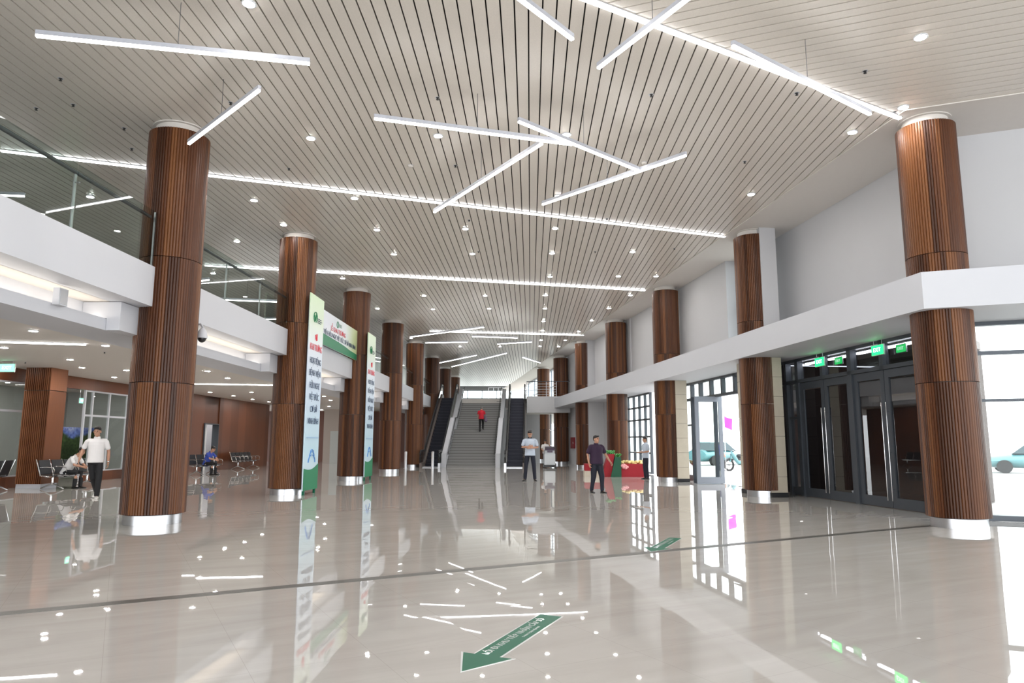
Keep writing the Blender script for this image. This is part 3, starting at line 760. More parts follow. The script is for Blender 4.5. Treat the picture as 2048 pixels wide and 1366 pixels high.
# ------------------------------------------------------------------ lights
down_l = [(-3.97, 13.07), (-1.45, 12.95), (1.05, 12.89), (6.55, 12.76), (6.97, 11.75), (6.02, 9.57), (-6.39, 16.64), (-3.87, 16.48), (1.12, 16.29), (5.75, 16.16), (-6.29, 19.15 - .55), (-3.81, 19.05), (-1.31, 18.94), (1.2, 18.88), (-3.76, 21.63), (-1.26, 21.56), (1.26, 21.48), (3.77, 21.29), (-6.18, 24.92), (1.37, 24.64), (3.82, 24.55), (5.17, 24.54), (-3.59, 27.97), (-1.1, 27.95), (1.36, 27.83), (4.8, 27.81), (-6.02, 30.78), (-3.55, 30.88), (-1.03, 30.74), (1.47, 30.72), (4.3, 30.58), (-5.79, 39.69), (3.9, 33.8), (1.55, 33.96), (3.6, 37.23), (1.63, 36.91), (1.69, 40.4), (3.1, 40.39), (-3.24, 43.25), (-.75, 43.22), (1.74, 42.96), (2.9, 43.18), (-1, 5), (3.6, 5.5), (-3.6, 8.8)]
proto = None
for i, (x, y) in enumerate(down_l):
    if proto is None:
        proto = thing('downlight', 'round white recessed downlight in the slatted hall ceiling', 'downlight', (x, y, ZC), 0, 'downlights in the slat ceiling')
        MB().lathe([(.098, 0), (.098, -.012), (.078, -.016), (.078, 0)], n=24).obj('trim_ring', M['white'], proto, 40)
        MB().lathe([(.077, -.004), (.077, -.018)], n=24).obj('lens', M['downlight'], proto, 40)
    else: dup(proto, (x, y, ZC))
down_b = [(-10.0, 14.44), (-12.49, 17.05), (-9.77, 16.66), (-12.44, 19.57), (-13.4, 21.7), (-12.43, 22.46), (-14.22, 24.94), (-9.94, 22.74), (-10.3, 25.27), (-14.01, 32.49), (-13.89, 34.94), (-12.07, 32.44), (-13.99, 37.8), (-13.91, 40.15), (-9.45, 35.22), (-11.76, 45.11), (-13.56, 50.0), (-9.99, 38.61), (-9.9, 30.2), (-9.8, 42), (-12, 28), (-14, 28)] + [PL(a, OW + b) for a, b in ((2, 1.0), (5, 3.0), (8, 1.0), (11, 3.2), (14, 1.2), (14.2, 4.2), (17.5, 3), (22.4, .55), (22.9, 1.0))]  # closing pair are unseen lamps added to brighten the white doorway leaf
down_g = [(-10.3, 16.4), (-8.2, 20.2), (-10.6, 20.2), (-8.2, 24.2), (-10.6, 24.2), (-8.2, 29), (-10.6, 29), (-8, 36), (-8.4, 9.5), (-10.6, 9.5)]
for x, y in down_b:
    r = dup(proto, (x, y, 3.72)); r['label'] = 'round recessed downlight in the ceiling under the gallery'; r['group'] = 'downlights under the gallery'
for x, y in down_g:
    r = dup(proto, (x, y, ZC)); r['label'] = 'round recessed downlight over the gallery'; r['group'] = 'downlights over the gallery'
# recessed light lines
def light_line(a, b, z, label, w=.062, mat='light_strip', group='recessed light lines', name='recessed_light_line'):
    a = Vector(a); b = Vector(b); L = (b - a).length; ang = math.atan2((b - a).y, (b - a).x)
    t = thing(name, label, 'light', ((a.x + b.x) / 2, (a.y + b.y) / 2, z), ang, group)
    MB().box((0, 0, -.012), (L, w, .05)).obj('diffuser', M[mat], t)
    MB().box((0, w / 2 + .012, .0), (L, .02, .03)).box((0, -w / 2 - .012, 0), (L, .02, .03)).obj('trim', M['alu'], t)
    return t
light_line((-6.5, 4.44), (7.13, 12.15), ZC, 'long recessed light line along the mitre of the slat ceiling, nearest us')
light_line((-10.5, 13.66), (6.16, 19.62), ZC, 'long recessed light line meeting the second right column')
light_line((-10.39, 23.06), (5.21, 26.87), ZC, 'long recessed light line meeting the third right column')
light_line((-4.41, 37.14), (3.98, 38.47), ZC, 'farthest long recessed light line in the slat ceiling')
light_line((-13.5, 15.6), (-10.1, 16.40), 3.72, 'light line in the gallery ceiling left of the near column', .10, 'light', 'light lines under the gallery')
light_line((-18.3, 20.2), (-15.2, 21.2), 3.72, 'light line in front of the fluted pillar', .10, 'light', 'light lines under the gallery')
light_line((-12.57, 27.71), (-8.6, 28.3), 3.72, 'light line in the gallery ceiling between the first two columns', .12, 'light', 'light lines under the gallery')
light_line((-10.2, 44.2), (-8.6, 44.5), 3.72, 'light line in the gallery ceiling seen between the banners', .12, 'light', 'light lines under the gallery')
# suspended linear lights
ZP = 6.65
def pendant(a, b, label, z=ZP, grp='suspended light bars'):
    a = Vector(a); b = Vector(b); L = (b - a).length; ang = math.atan2((b - a).y, (b - a).x)
    t = thing('linear_pendant_light', label, 'pendant light', ((a.x + b.x) / 2, (a.y + b.y) / 2, z), ang, grp)
    MB().box((0, 0, .046), (L, .05, .064)).obj('housing', M['alu_dull'], t)
    MB().box((0, 0, .0), (L - .01, .046, .028)).obj('diffuser', M['light'], t)
    MB().tube([(0, 0, .075), (0, 0, ZC - z + .02)], .004, 5).obj('suspension_wire', M['frame'], t)
pend = [((-6.21, 8.45), (-2.83, 9.12), 'long suspended light bar at the upper left'), ((-5.74, 11.78), (-3.80, 9.86), 'suspended light bar crossing the top of the nearest left column'),
        ((-.35, 7.15), (.79, 8.52), 'suspended light bar at the top centre pointing to the cluster'), ((1.21, 9.23), (2.35, 7.2), 'suspended light bar crossing the near light line'),
        ((2.93, 8.66), (5.76, 10.62), 'suspended light bar beside the near light line at upper right'),
        ((-2.26, 10.79), (1.07, 11.79), 'suspended light bar at the left of the central cluster'), ((-1.79, 15.48), (.53, 11.74), 'suspended light bar slanting down from the central cluster'),
        ((.1, 10.89), (2.47, 13.0), 'suspended light bar at the top of the central cluster'), ((.67, 14.95), (3.2, 12.25), 'suspended light bar at the right of the central cluster'),
        ((-5.1, 34.7), (-1.3, 31.7), 'far suspended light bar over the fourth left column'), ((-1.99, 34.5), (.28, 35.0), 'far suspended light bar in the middle, short and level'),
        ((-4.6, 36.8), (-2.34, 36.45), 'far suspended light bar left of the escalators'), ((-.78, 37.2), (1.03, 36.4), 'far suspended light bar over the stairs, right of the middle'),
        ((-4.8, 46.2), (-2.16, 42.1), 'far suspended light bar over the left escalator'), ((-4.2, 48.6), (-.33, 41.1), 'longest far suspended light bar over the stairs'),
        ((.66, 43.1), (1.87, 46.1), 'far suspended light bar over the right escalator')]
for a, b, l in pend: pendant(a, b, l)
pendant((-13.2, 14.3), (-10.6, 14.6), 'suspended light bar over the gallery at the far left edge', 6.7)
pendant((-10.9, 22.0), (-9.4, 21.2), 'suspended light bar over the gallery behind the first bay glass', 6.4)
pendant((-10.6, 24.2), (-8.3, 24.7), 'suspended light bar over the gallery behind the second bay, upper', 6.4)
pendant((-11.2, 27.4), (-9.0, 27.0), 'suspended light bar over the gallery behind the second bay, lower', 6.2)
light_line((-17.9, 48.2), (-16.9, 48.2), 3.36, 'short light bar hanging in the dark recess past the walnut wall', .08, 'light', 'light lines under the gallery')
# sprinklers and detectors
spr = [(-7.45, 10.8), (-7.8, 11.7), (-8.55, 11.84), (-7.41, 12.64), (-7.77, 13.58), (-4.97, 11.62), (-4.89, 14.62), (-1.3, 11.43), (-1.23, 14.44), (2.39, 11.31), (4.95, 14.2), (4.87, 11.25), (5.68, 10.53), (-1.16, 18.18), (2.53, 18.04), (5.0, 20.94), (2.6, 21.3), (-1.06, 21.32)]
sp = None
for x, y, z in [(a, b, ZC) for a, b in spr] + [(-8.81, 13.0, 3.72), (-9.21, 14.17, 3.72), (-8.71, 15.11, 3.72), (-10.53, 17.94, 3.72), (-14.2, 20.3, 3.72), (-9.17, 16.36, 3.72)]:
    if sp is None:
        sp = thing('sprinkler', 'small dark sprinkler head on the slat ceiling', 'sprinkler', (x, y, z), 0, 'sprinklers on the slat ceiling')
        MB().lathe([(.03, 0), (.03, -.006), (.012, -.008), (.012, -.034), (.026, -.036), (.026, -.040)], n=12).obj('sprinkler_head', M['black'], sp, 40)
        MB().lathe([(.045, 0), (.045, -.004)], n=16).obj('rosette', M['alu'], sp, 40)
    else:
        r = dup(sp, (x, y, z))
        if z < 4: r['label'] = 'small sprinkler head on the ceiling under the gallery'; r['group'] = 'sprinklers under the gallery'
for x, y, l in ((-2.2, 14.44, 'round beige smoke detector left of the central light cluster'), (2.82, 14.26, 'round beige smoke detector right of the central light cluster')):
    t = thing('smoke_detector', l, 'smoke detector', (x, y, ZC), 0, 'smoke detectors')
    MB().lathe([(.06, 0), (.055, -.03), (.035, -.045)], n=20).obj('housing', M['plaster'], t, 30)
    MB().lathe([(.065, 0), (.065, -.008)], n=20).obj('base_ring', M['alu'], t, 30)

# ------------------------------------------------------------------ dome camera and projector box
t = thing('dome_camera', 'white dome security camera on a bracket behind the nearest left column', 'camera', (-5.98, 13.35, 3.40), 0)
MB().tube([(-.22, .1, .26), (-.05, .02, .28), (0, 0, .22)], .022, 8).obj('bracket', M['white'], t, 50)
MB().box((-.22, .1, .24), (.06, .14, .22)).obj('mounting_plate', M['white'], t)
dd = MB().lathe([(.03, .20), (.07, .15), (.10, .04), (.10, 0)], n=24).obj('housing', M['white'], t, 40)
MB().blob((0, 0, 0), (.078, .078, .085)).obj('dome', M['black'], dd, 60)
t = thing('wall_speaker', 'small white box speaker on the cove of the near gallery bay', 'speaker', (*PL(-2.3, .45), 3.47), ang_L)
MB().box((0, 0, .13), (.10, .20, .26)).obj('case', M['white'], t)
MB().box((.053, 0, .13), (.008, .16, .22)).obj('grille', M['wall'], t)

# ------------------------------------------------------------------ banners
def banner_tall(pos_xy, label, w, dz=.12, h=5.44):
    t = thing('standing_banner', label, 'banner', (*pos_xy, 0), ang_L, 'tall opening banners')
    # local: board in the y-z plane, printed face toward +x
    MB().box((-.02, w / 2, dz + h / 2), (.03, w, h)).obj('board', M['banner_tall'], t)
    MB().box((-.05, w / 2, dz + h / 2), (.03, w - .1, h - .1)).obj('backing_frame', M['frame'], t)
    MB().box((-.04, .15, .06), (.05, .08, .13)).box((-.04, w - .15, .06), (.05, .08, .13)).obj('foot', M['green'], t)
    # wave foot
    pts = [(0, dz)]; m = 16
    top = []
    for k in range(m + 1):
        y = w * k / m; top.append((y, dz + .62 - .13 * math.sin((k / m) * 2.6 + .2) + .13 * (k / m)))
    vs = [(0.0, y, z) for y, z in [(0, dz)] + top[:1]]
    vs = [(.001, 0, dz)] + [(.001, y, z) for y, z in top] + [(.001, w, dz)]
    vs2 = [(.004, p[1], p[2]) for p in vs]; n = len(vs)
    MB().add(vs + vs2, [tuple(range(n)), tuple(range(2 * n - 1, n - 1, -1))] + [(i, (i + 1) % n, n + (i + 1) % n, n + i) for i in range(n)]).obj('green_wave', M['ink_green'], t)
    xd, yd = (0, 1, 0), (0, 0, 1); c = w / 2; fx = .006
    Z = lambda f: dz + h * f
    # emblem: ring with a leaf stroke, and two short lines of lettering
    em = MB(); n = 28
    for k in range(n):
        a0, a1 = 2 * PI * k / n, 2 * PI * (k + 1) / n
        if k in (20, 21, 22): continue
        em.bar((fx, c - .17 + .15 * math.cos(a0), Z(.885) + .15 * math.sin(a0)), (fx, c - .17 + .15 * math.cos(a1), Z(.885) + .15 * math.sin(a1)), .006, .028, (1, 0, 0))
    em.bar((fx, c - .25, Z(.895)), (fx, c - .17, Z(.865)), .006, .03, (1, 0, 0)); em.bar((fx, c - .17, Z(.865)), (fx, c - .08, Z(.91)), .006, .03, (1, 0, 0))
    em.obj('emblem', M['ink_green'], t)
    em = MB()
    for zz, l_ in ((.884, .36), (.874, .40), (.864, .3)): em.bar((fx, c + .04, Z(zz)), (fx, c + .04 + l_, Z(zz)), .006, .03, (1, 0, 0))
    em.obj('emblem_caption', M['ink'], t)
    em = MB(); em.bar((fx, c, Z(.765)), (fx, c, Z(.80)), .006, .05, (1, 0, 0)); em.bar((fx, c - .06, Z(.77)), (fx, c - .1, Z(.795)), .006, .02, (1, 0, 0)); em.obj('small_emblem', M['ink_red'], t)
    rows = [(.725, 'KHAI TRƯƠNG', 'ink_red', .26, .98), (.655, 'HOẠT ĐỘNG', 'ink', .24, .90), (.592, 'BỆNH VIỆN', 'ink', .24, .90), (.528, 'HỮU NGHỊ', 'ink', .24, .82),
            (.468, 'VIỆT ĐỨC', 'ink', .24, .80), (.405, 'CƠ SỞ', 'ink', .24, .56), (.345, 'NINH BÌNH', 'ink', .24, .86)]
    for fz, s, mt, size, fit in rows: put_text('lettering', s, size, M[mt], t, (fx, c, Z(fz)), xd, yd, .002, w * fit * .86)
    em = MB(); em.bar((fx, w * .1, Z(.262)), (fx, w * .9, Z(.262)), .006, .03, (1, 0, 0)); em.obj('fine_print_line', M['ink_blue'], t)
    em = MB()
    for rr, zz in ((.30, .155), (.20, .185), (.12, .205)):
        for k in range(10):
            a0, a1 = PI * k / 10, PI * (k + 1) / 10
            em.bar((fx, c + rr * math.cos(a0), Z(zz) - .1 + rr * .7 * math.sin(a0)), (fx, c + rr * math.cos(a1), Z(zz) - .1 + rr * .7 * math.sin(a1)), .006, .035, (1, 0, 0))
    em.obj('arch_drawing', M['ink_blue'], t)
    return t
banner_tall((-5.60, 19.12), 'tall pale blue vertical banner standing against the second left column', 1.28)
banner_tall((-5.47, 26.42), 'tall pale blue vertical banner standing against the third left column', 1.28, .14)
t = thing('wide_banner', 'wide pale green opening banner hung over the gallery balustrade', 'banner', (-6.13, 20.15, 4.50), ang_L)
WB = 6.45; HB = 1.12
MB().box((.06, WB / 2, HB / 2), (.03, WB, HB)).obj('board', M['banner_wide'], t)
g = MB(); m = 24; vs = []
prof = [(WB * k / m, .26 * max(0, 1 - k / m * 1.25) ** .8 + .10 + .12 * math.sin(k / m * 3.2 - .4) * (k / m)) for k in range(m + 1)]
vs = [(.077, 0, 0)] + [(.077, y, z + .06) for y, z in prof] + [(.077, WB, 0)]; vs2 = [(.08, p[1], p[2]) for p in vs]; n = len(vs)
g.add(vs + vs2, [tuple(range(n)), tuple(range(2 * n - 1, n - 1, -1))] + [(i, (i + 1) % n, n + (i + 1) % n, n + i) for i in range(n)]); g.obj('green_wave', M['ink_green'], t)
put_text('lettering', 'LỄ KHAI TRƯƠNG', .23, M['ink_red'], t, (.082, WB * .56, .66), (0, 1, 0), (0, 0, 1))
put_text('lettering', 'BỆNH VIỆN HỮU NGHỊ VIỆT ĐỨC CƠ SỞ NINH BÌNH', .22, M['ink'], t, (.082, WB * .57, .43), (0, 1, 0), (0, 0, 1), .002, WB * .72)
em = MB(); n = 24
for k in range(n):
    a0, a1 = 2 * PI * k / n, 2 * PI * (k + 1) / n
    em.bar((.083, WB * .54 + .11 * math.cos(a0), .90 + .11 * math.sin(a0)), (.083, WB * .54 + .11 * math.cos(a1), .90 + .11 * math.sin(a1)), .006, .025, (1, 0, 0))
for zz in (.86, .90, .94): em.bar((.083, WB * .54 + .18, zz), (.083, WB * .54 + .5, zz), .006, .022, (1, 0, 0))
em.obj('emblem', M['ink_green'], t)

# ------------------------------------------------------------------ floor arrows
def floor_arrow(tail, tip, wsh, whd, lhd, label, txt1, txt2):
    tail = Vector(tail); tip = Vector(tip); L = (tip - tail).length; ang = math.atan2((tip - tail).y, (tip - tail).x)
    t = thing('floor_arrow', label, 'floor sticker', (*tail, 0), ang, 'green floor arrows')
    def outline(g): return [(-g, -wsh / 2 - g), (L - lhd, -wsh / 2 - g), (L - lhd - g, -whd / 2 - g * 2), (L + g * 1.6, 0), (L - lhd - g, whd / 2 + g * 2), (L - lhd, wsh / 2 + g), (-g, wsh / 2 + g)]
    MB().prism(outline(.012), 0.0005, .0022).obj('white_border', M['vinyl_white'], t)
    MB().prism(outline(0), .0022, .003).obj('green_face', M['green'], t)
    # two lines of lettering along the shaft
    put_text('lettering', txt1, wsh * .40, M['vinyl_white'], t, (L * .42, -wsh * .13, .0034), (-1, 0, 0), (0, -1, 0), .0002, L * .72)
    put_text('small_lettering', txt2, wsh * .16, M['vinyl_white'], t, (L * .34, wsh * .24, .0034), (-1, 0, 0), (0, -1, 0), .0002, L * .45)
floor_arrow((.325, 6.05), (-.31, 4.62), .185, .36, .36, 'green direction arrow on the floor in the foreground', 'LỐI ĐI KHU TIẾP NHẬN CẤP SỐ', 'THANH TOÁN VIỆN PHÍ')
floor_arrow((2.46, 10.84), (1.83, 9.50), .185, .36, .36, 'green direction arrow on the floor beyond the dark band', 'LỐI ĐI KHU TIẾP NHẬN CẤP SỐ', 'THANH TOÁN VIỆN PHÍ')

# ------------------------------------------------------------------ stairs, escalators and far end
SA = -math.radians(1.5)                     # they follow the slats
stair_o = Vector((-2.36, 40.85, 0))
def stair_thing(name, label, cat, x, y, kind=None, group=None): return thing(name, label, cat, (x, y, 0), SA, group, kind)
NS = 28; RISE = ZU / NS; TREAD = .30
t = stair_thing('staircase', 'wide grey granite staircase between the two escalators', 'staircase', -2.36, 40.85, 'structure')
st = MB(); y = 0; wst = 1.40; prof = [(0, 0)]
prof = []
z = 0
for k in range(NS):
    prof.append((y, z)); z += RISE; prof.append((y, z)); y += TREAD
    if k == 13: y += 1.25
YTOP = y; prof.append((YTOP + .3, z)); prof.append((YTOP + .3, z - .5)); prof.append((1.0, -.0))
vs = [(-wst, a, b) for a, b in prof] + [(wst, a, b) for a, b in prof]; n = len(prof)
fs = [(i, (i + 1) % n, n + (i + 1) % n, n + i) for i in range(n)]
st.add(vs, fs); st.obj('steps', M['granite'], t)
nos = MB(); y = 0; z = 0
for k in range(NS):
    z += RISE; nos.box((0, y + .0, z - .02), (2 * wst - .04, .012, .03)); y += TREAD
    if k == 13: y += 1.25
nos.obj('nosing', M['granite_dark'], t)
for s in (-1, 1):
    pr = [(-.1, 0), (-.1, 1.0), (4.3, 14 * RISE + 1.05), (4.5, 14 * RISE + 1.05)]
    pr2 = [(4.55, 14 * RISE + .30), (5.45, 14 * RISE + .30), (9.6, ZU + .75), (9.9, ZU + .75), (9.9, ZU - .4), (5.2, 14 * RISE - .3)]
    for k, p in enumerate(([(-.1, .002), (-.1, .80), (.15, .80), (4.2, 14 * RISE + .75), (5.3, 14 * RISE + .75), (5.3, 14 * RISE - .2), (4.2, 14 * RISE - .4), (.9, .002)], [(5.3, 14 * RISE - .3), (5.3, 14 * RISE + .72), (9.7, ZU + .75), (9.9, ZU + .75), (9.9, ZU - .5)])):
        x0, x1 = s * (wst + .02), s * (wst + .29); n = len(p)
        m_ = MB(); m_.add([(x0, a, b) for a, b in p] + [(x1, a, b) for a, b in p], [tuple(range(n)), tuple(range(2 * n - 1, n - 1, -1))] + [(i, (i + 1) % n, n + (i + 1) % n, n + i) for i in range(n)])
        m_.obj('parapet', M['white'], t)
    h = MB(); h.tube([(s * (wst - .06), .1, .75), (s * (wst - .06), 4.2, 14 * RISE + .75), (s * (wst - .06), 5.3, 14 * RISE + .78), (s * (wst - .06), 9.7, ZU + .85)], .025, 8)
    for a, b in ((.5, .95 - .1), (2.4, 1.85 - .08), (4.4, 3.0), (6.5, 3.65), (8.6, 4.75)): h.tube([(s * (wst - .06), a, b), (s * (wst + .03), a, b)], .014, 6)
    h.obj('handrail', M['black'], t, 50)

def escalator(x, y, label):
    t = stair_thing('escalator', label, 'escalator', x, y, None, 'escalators')
    Y0, Y1 = .9, 8.55; hw = .45
    sl = (ZU) / (Y1 - Y0)
    # step band
    n = 22; pr = [(-.3, .02), (Y0, .02)]; 
    for k in range(n):
        yy = Y0 + (Y1 - Y0) * k / n; zz = ZU * (k + 1) / n; pr += [(yy, zz), (yy + (Y1 - Y0) / n, zz)]
    pr += [(Y1 + .6, ZU), (Y1 + .6, ZU - .3), (Y0 + .6, -.0)]
    m_ = MB(); q = len(pr); m_.add([(-hw, a, b) for a, b in pr] + [(hw, a, b) for a, b in pr], [(i, (i + 1) % q, q + (i + 1) % q, q + i) for i in range(q)])
    m_.obj('step_band', M['dark_step'], t)
    e = MB()
    for k in range(n):
        yy = Y0 + (Y1 - Y0) * k / n; zz = ZU * (k + 1) / n; e.box((0, yy - .002, zz - .012), (hw * 2 - .03, .014, .022))
    e.obj('step_edge', M['step_edge'], t)
    MB().box((0, .25, .03), (hw * 2, 1.1, .03)).obj('landing_plate', M['steel'], t)
    for s in (-1, 1):
        xx = s * (hw + .08)
        sk = [(-.45, .0), (-.45, .26), (Y0, .30), (Y1, ZU + .30), (Y1 + .9, ZU + .26), (Y1 + .9, ZU - .35), (Y1, ZU - .5), (Y0 + 1.2, .0)]; n2 = len(sk)
        m_ = MB(); m_.add([(xx - .065, a, b) for a, b in sk] + [(xx + .065, a, b) for a, b in sk], [tuple(range(n2)), tuple(range(2 * n2 - 1, n2 - 1, -1))] + [(i, (i + 1) % n2, n2 + (i + 1) % n2, n2 + i) for i in range(n2)])
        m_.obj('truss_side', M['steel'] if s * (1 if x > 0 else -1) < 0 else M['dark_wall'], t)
        gl = [(-.55, .28), (-.60, .75), (-.45, .92), (Y0, .94), (Y1, ZU + .94), (Y1 + .8, ZU + .92), (Y1 + .95, ZU + .6), (Y1 + .8, ZU + .28), (Y1, ZU + .30), (Y0, .30)]; n2 = len(gl)
        m_ = MB(); m_.add([(xx - .006, a, b) for a, b in gl] + [(xx + .006, a, b) for a, b in gl], [tuple(range(n2)), tuple(range(2 * n2 - 1, n2 - 1, -1))] + [(i, (i + 1) % n2, n2 + (i + 1) % n2, n2 + i) for i in range(n2)])
        m_.obj('balustrade_glass', M['rail_glass'], t)
        MB().tube([(xx, -.50, .32), (xx, -.66, .55), (xx, -.62, .82), (xx, -.42, .96), (xx, Y0, .98), (xx, Y1, ZU + .98), (xx, Y1 + .8, ZU + .96), (xx, Y1 + 1.0, ZU + .75), (xx, Y1 + .9, ZU + .4)], .045, 8).obj('handrail', M['rubber'], t, 50)
        MB().tube([(xx, -.40, .90), (xx, Y0, .92), (xx, Y1, ZU + .92)], .018, 6).obj('rail_profile', M['chrome'], t, 50)
    return t
escalator(-4.65, 40.75, 'dark escalator on the left of the stairs')
escalator(.16, 40.75, 'dark escalator on the right of the stairs')
for x, y, l in ((-5.85, 39.14, 'short steel bollard at the escalator, beside the fourth column'), (-4.37, 39.2, 'short steel bollard at the foot of the left escalator')):
    t = thing('steel_bollard', l, 'bollard', (x, y, 0), 0, 'bollards by the escalator')
    MB().lathe([(.075, 0), (.075, .9), (.05, .93)], n=20).obj('post', M['steel'], t, 40)
    MB().lathe([(.11, 0), (.11, .015)], n=20).obj('base_plate', M['steel'], t, 40)
# upper floor beyond the stairs
YF = 49.95
mb = MB(); mb.prism([(-25, YF + .15), (-5.4, YF + .15), (-5.4, YF), (4.6, YF - .2), (6, 92), (-25, 92)], 3.85, ZU - .01); mb.prism([(1.0, 47.3), PR(36.6, -.5), PR(37.6, 1.0), (1.0, YF + .3)], 3.42, ZU - .02)
struct(mb.obj('floor_upper', M['plaster']), 'upper floor beyond the stairs', 'floor')
mb = MB(); mb.prism([(1.0, 47.2), (3.9, 46.9), (3.9, 47.02), (1.0, 47.32)], 3.40, ZU)
struct(mb.obj('trim_8', M['wall']), 'grey fascia of the landing right of the escalator', 'floor edge')
t = thing('landing_railing', 'white barred railing on the landing right of the escalator', 'railing', (1.0, 47.25, ZU), -.10)
for z in (.12, .3, .48, .66, .84): MB().tube([(0, 0, z), (2.0, 0, z)], .016, 6).obj('bar', M['white'], t)
MB().tube([(0, 0, 1.0), (2.9, 0, 1.0)], .025, 8).obj('handrail', M['frame'], t)
for x in (0, .66, 1.32, 2.0): MB().box((x, 0, .5), (.04, .04, 1.0)).obj('post', M['white'], t)
# far wall, glazing, counter
t = thing('window_10', 'bright glazed end wall of the upper hall', 'window', (-12, 82, ZU), 0, None, 'structure')
f = MB()
for k in range(13): f.box((k * 1.7, 0, 1.5), (.10, .12, 3.0))
for z in (.05, 1.1, 2.95): f.box((10.2, 0, z), (20.4, .12, .10))
f.obj('window_frame', M['frame_lt'], t); MB().box((10.2, 0, 1.5), (20.4, .012, 2.9)).obj('window_pane', M['glass'], t)
mb = MB(); mb.prism([PR(36.6, .9), PR(36.9, .9), PR(36.9, 1.25), PR(36.6, 1.25)], 0, ZC)
struct(mb.obj('wall_far', M['wall']), 'far end return of the right-hand wall', 'wall')
window_strip('window_11', 36.9, 58, ZU, ZC - .05, 1.0, [39, 41, 43, 45, 48, 51, 54], [5.9], 'bright upper glazing beyond the sixth right column', fm='frame_lt')
window_strip('window_12', 36.9, 52, .02, 3.8, 1.1, [38, 39.1, 40.2, 42, 44, 46, 48, 50], [1.2, 2.4], 'bright lower glazing behind the cleaning machine')
mb = MB(); mb.prism([(-1.9, 52.5), (1.6, 52.5), (1.6, 52.8), (-1.9, 52.8)], 0, 3.86); mb.prism([(1.0, 50.5), (2.0, 50.5), (2.0, 50.8), (1.0, 50.8)], 0, 3.45)
struct(mb.obj('wall_under_stairs', M['wall']), 'pale wall behind the right escalator at floor level', 'wall')
t = thing('reception_counter', 'long low white counter on the upper floor beyond the stairs', 'counter', (-3.0, 66, ZU), 0)
MB().box((0, 0, .5), (5.2, .6, 1.0)).obj('front', M['white'], t); MB().box((0, 0, 1.02), (5.4, .8, .05)).obj('worktop', M['granite'], t)
t = thing('queue_barrier', 'small steel frame barrier on the upper floor at the stair head', 'barrier', (-1.0, 51.2, ZU), 0)
MB().tube([(-.7, 0, 0), (-.7, 0, .9), (.7, 0, .9), (.7, 0, 0)], .02, 6).obj('frame', M['steel'], t)
for x in (-.35, 0, .35): MB().tube([(x, 0, .1), (x, 0, .88)], .012, 6).obj('bar', M['steel'], t)

# ------------------------------------------------------------------ waiting benches
def bench(loc, rz, n, label):
    t = thing('waiting_bench', label, 'bench', loc, rz, 'chrome and black waiting benches')
    w = .56; L = n * w
    MB().box((0, .02, .38), (L, .06, .05)).obj('beam', M['chrome'], t)
    for k in range(n):
        x = -L / 2 + w * (k + .5)
        s = MB(); s.rings([((x, -.24, .43), (.25, 0, 0), (0, .0, .012)), ((x, -.2, .44), (.25, 0, 0), (0, 0, .018)), ((x, .16, .41), (.25, 0, 0), (0, 0, .018)), ((x, .22, .42), (.25, 0, 0), (0, 0, .012))], 12)
        s.obj('seat', M['seat'], t, 40)
        b = MB(); b.box((x, .27, .66), (.48, .025, .44), rx=-.24); b.obj('backrest', M['seat'], t)
    for k in range(n + 1):
        x = -L / 2 + w * k
        MB().tube([(x, .36, .88), (x, .24, .55), (x, .20, .42), (x, -.05, .40)], .018, 8).obj('back_support', M['chrome'], t, 50)
        MB().tube([(x, .22, .66), (x, .02, .67), (x, -.18, .65), (x, -.22, .58), (x, -.20, .44)], .016, 8).obj('armrest', M['chrome'], t, 50)
    for s in (-1, 1):
        x = s * (L / 2 - .3)
        MB().tube([(x, .02, .38), (x, .02, .16)], .035, 8).tube([(x, .02, .18), (x, -.33, .03)], .022, 8).tube([(x, .02, .18), (x, .36, .03)], .022, 8).obj('leg', M['chrome'], t, 50)
    return t
bench((-13.80, 22.30, 0), math.radians(88), 4, 'black and chrome bench with the seated guard, right of the fluted pillar')
bench((-15.1, 20.6, 0), math.radians(-80), 2, 'black and chrome bench at the left edge, left of the fluted pillar')
bench((-14.45, 38.6, 0), math.radians(90), 5, 'long bench along the far walnut wall')
bench((-13.45, 31.2, 0), math.radians(75), 3, 'bench with the man in blue by the bright doorway')
bench((-14.6, 28.6, 0), math.radians(80), 3, 'dark bench behind the walking man in white')

# ------------------------------------------------------------------ flower stand
t = thing('flower_stand', 'red and green stepped flower stand beside the third right bay', 'flower stand', (4.42, 30.35, 0), -.05)
MB().box((.70, 0, .27), (1.05, 1.0, .54)).obj('box', M['red_cloth'], t)
MB().add([(-.24, -.55, 0), (.20, -.55, 0), (.20, -.55, .82), (-.05, -.55, .82), (-.24, .45, 0), (.20, .45, 0), (.20, .45, .82), (-.05, .45, .82)], [(0, 1, 2, 3), (7, 6, 5, 4), (0, 4, 5, 1), (1, 5, 6, 2), (2, 6, 7, 3), (3, 7, 4, 0)]).obj('panel', M['green_cloth'], t)
MB().add([(-.62, -.45, .0), (-.22, -.45, .0), (-.06, -.45, .95), (-.30, -.45, .95), (-.62, .4, .0), (-.22, .4, .0), (-.06, .4, .95), (-.30, .4, .95)], [(0, 1, 2, 3), (7, 6, 5, 4), (0, 4, 5, 1), (1, 5, 6, 2), (2, 6, 7, 3), (3, 7, 4, 0)]).obj('drape', M['red_cloth'], t)
MB().box((-.95, .2, .38), (.72, 1.0, .28)).obj('step', M['red_cloth'], t)
MB().box((-.95, .2, .12), (.76, 1.1, .24)).obj('base_board', M['stone'], t)
rnd = random.Random(3)
fl = MB()
for k in range(40): fl.blob((.70 + rnd.uniform(-.46, .46), rnd.uniform(-.45, .4), .57 + rnd.uniform(-.03, .06)), (.08, .08, .06), None, 8, 5)
o = fl.obj('petal_bed', M['petal'], t, 60); o['kind'] = 'stuff'
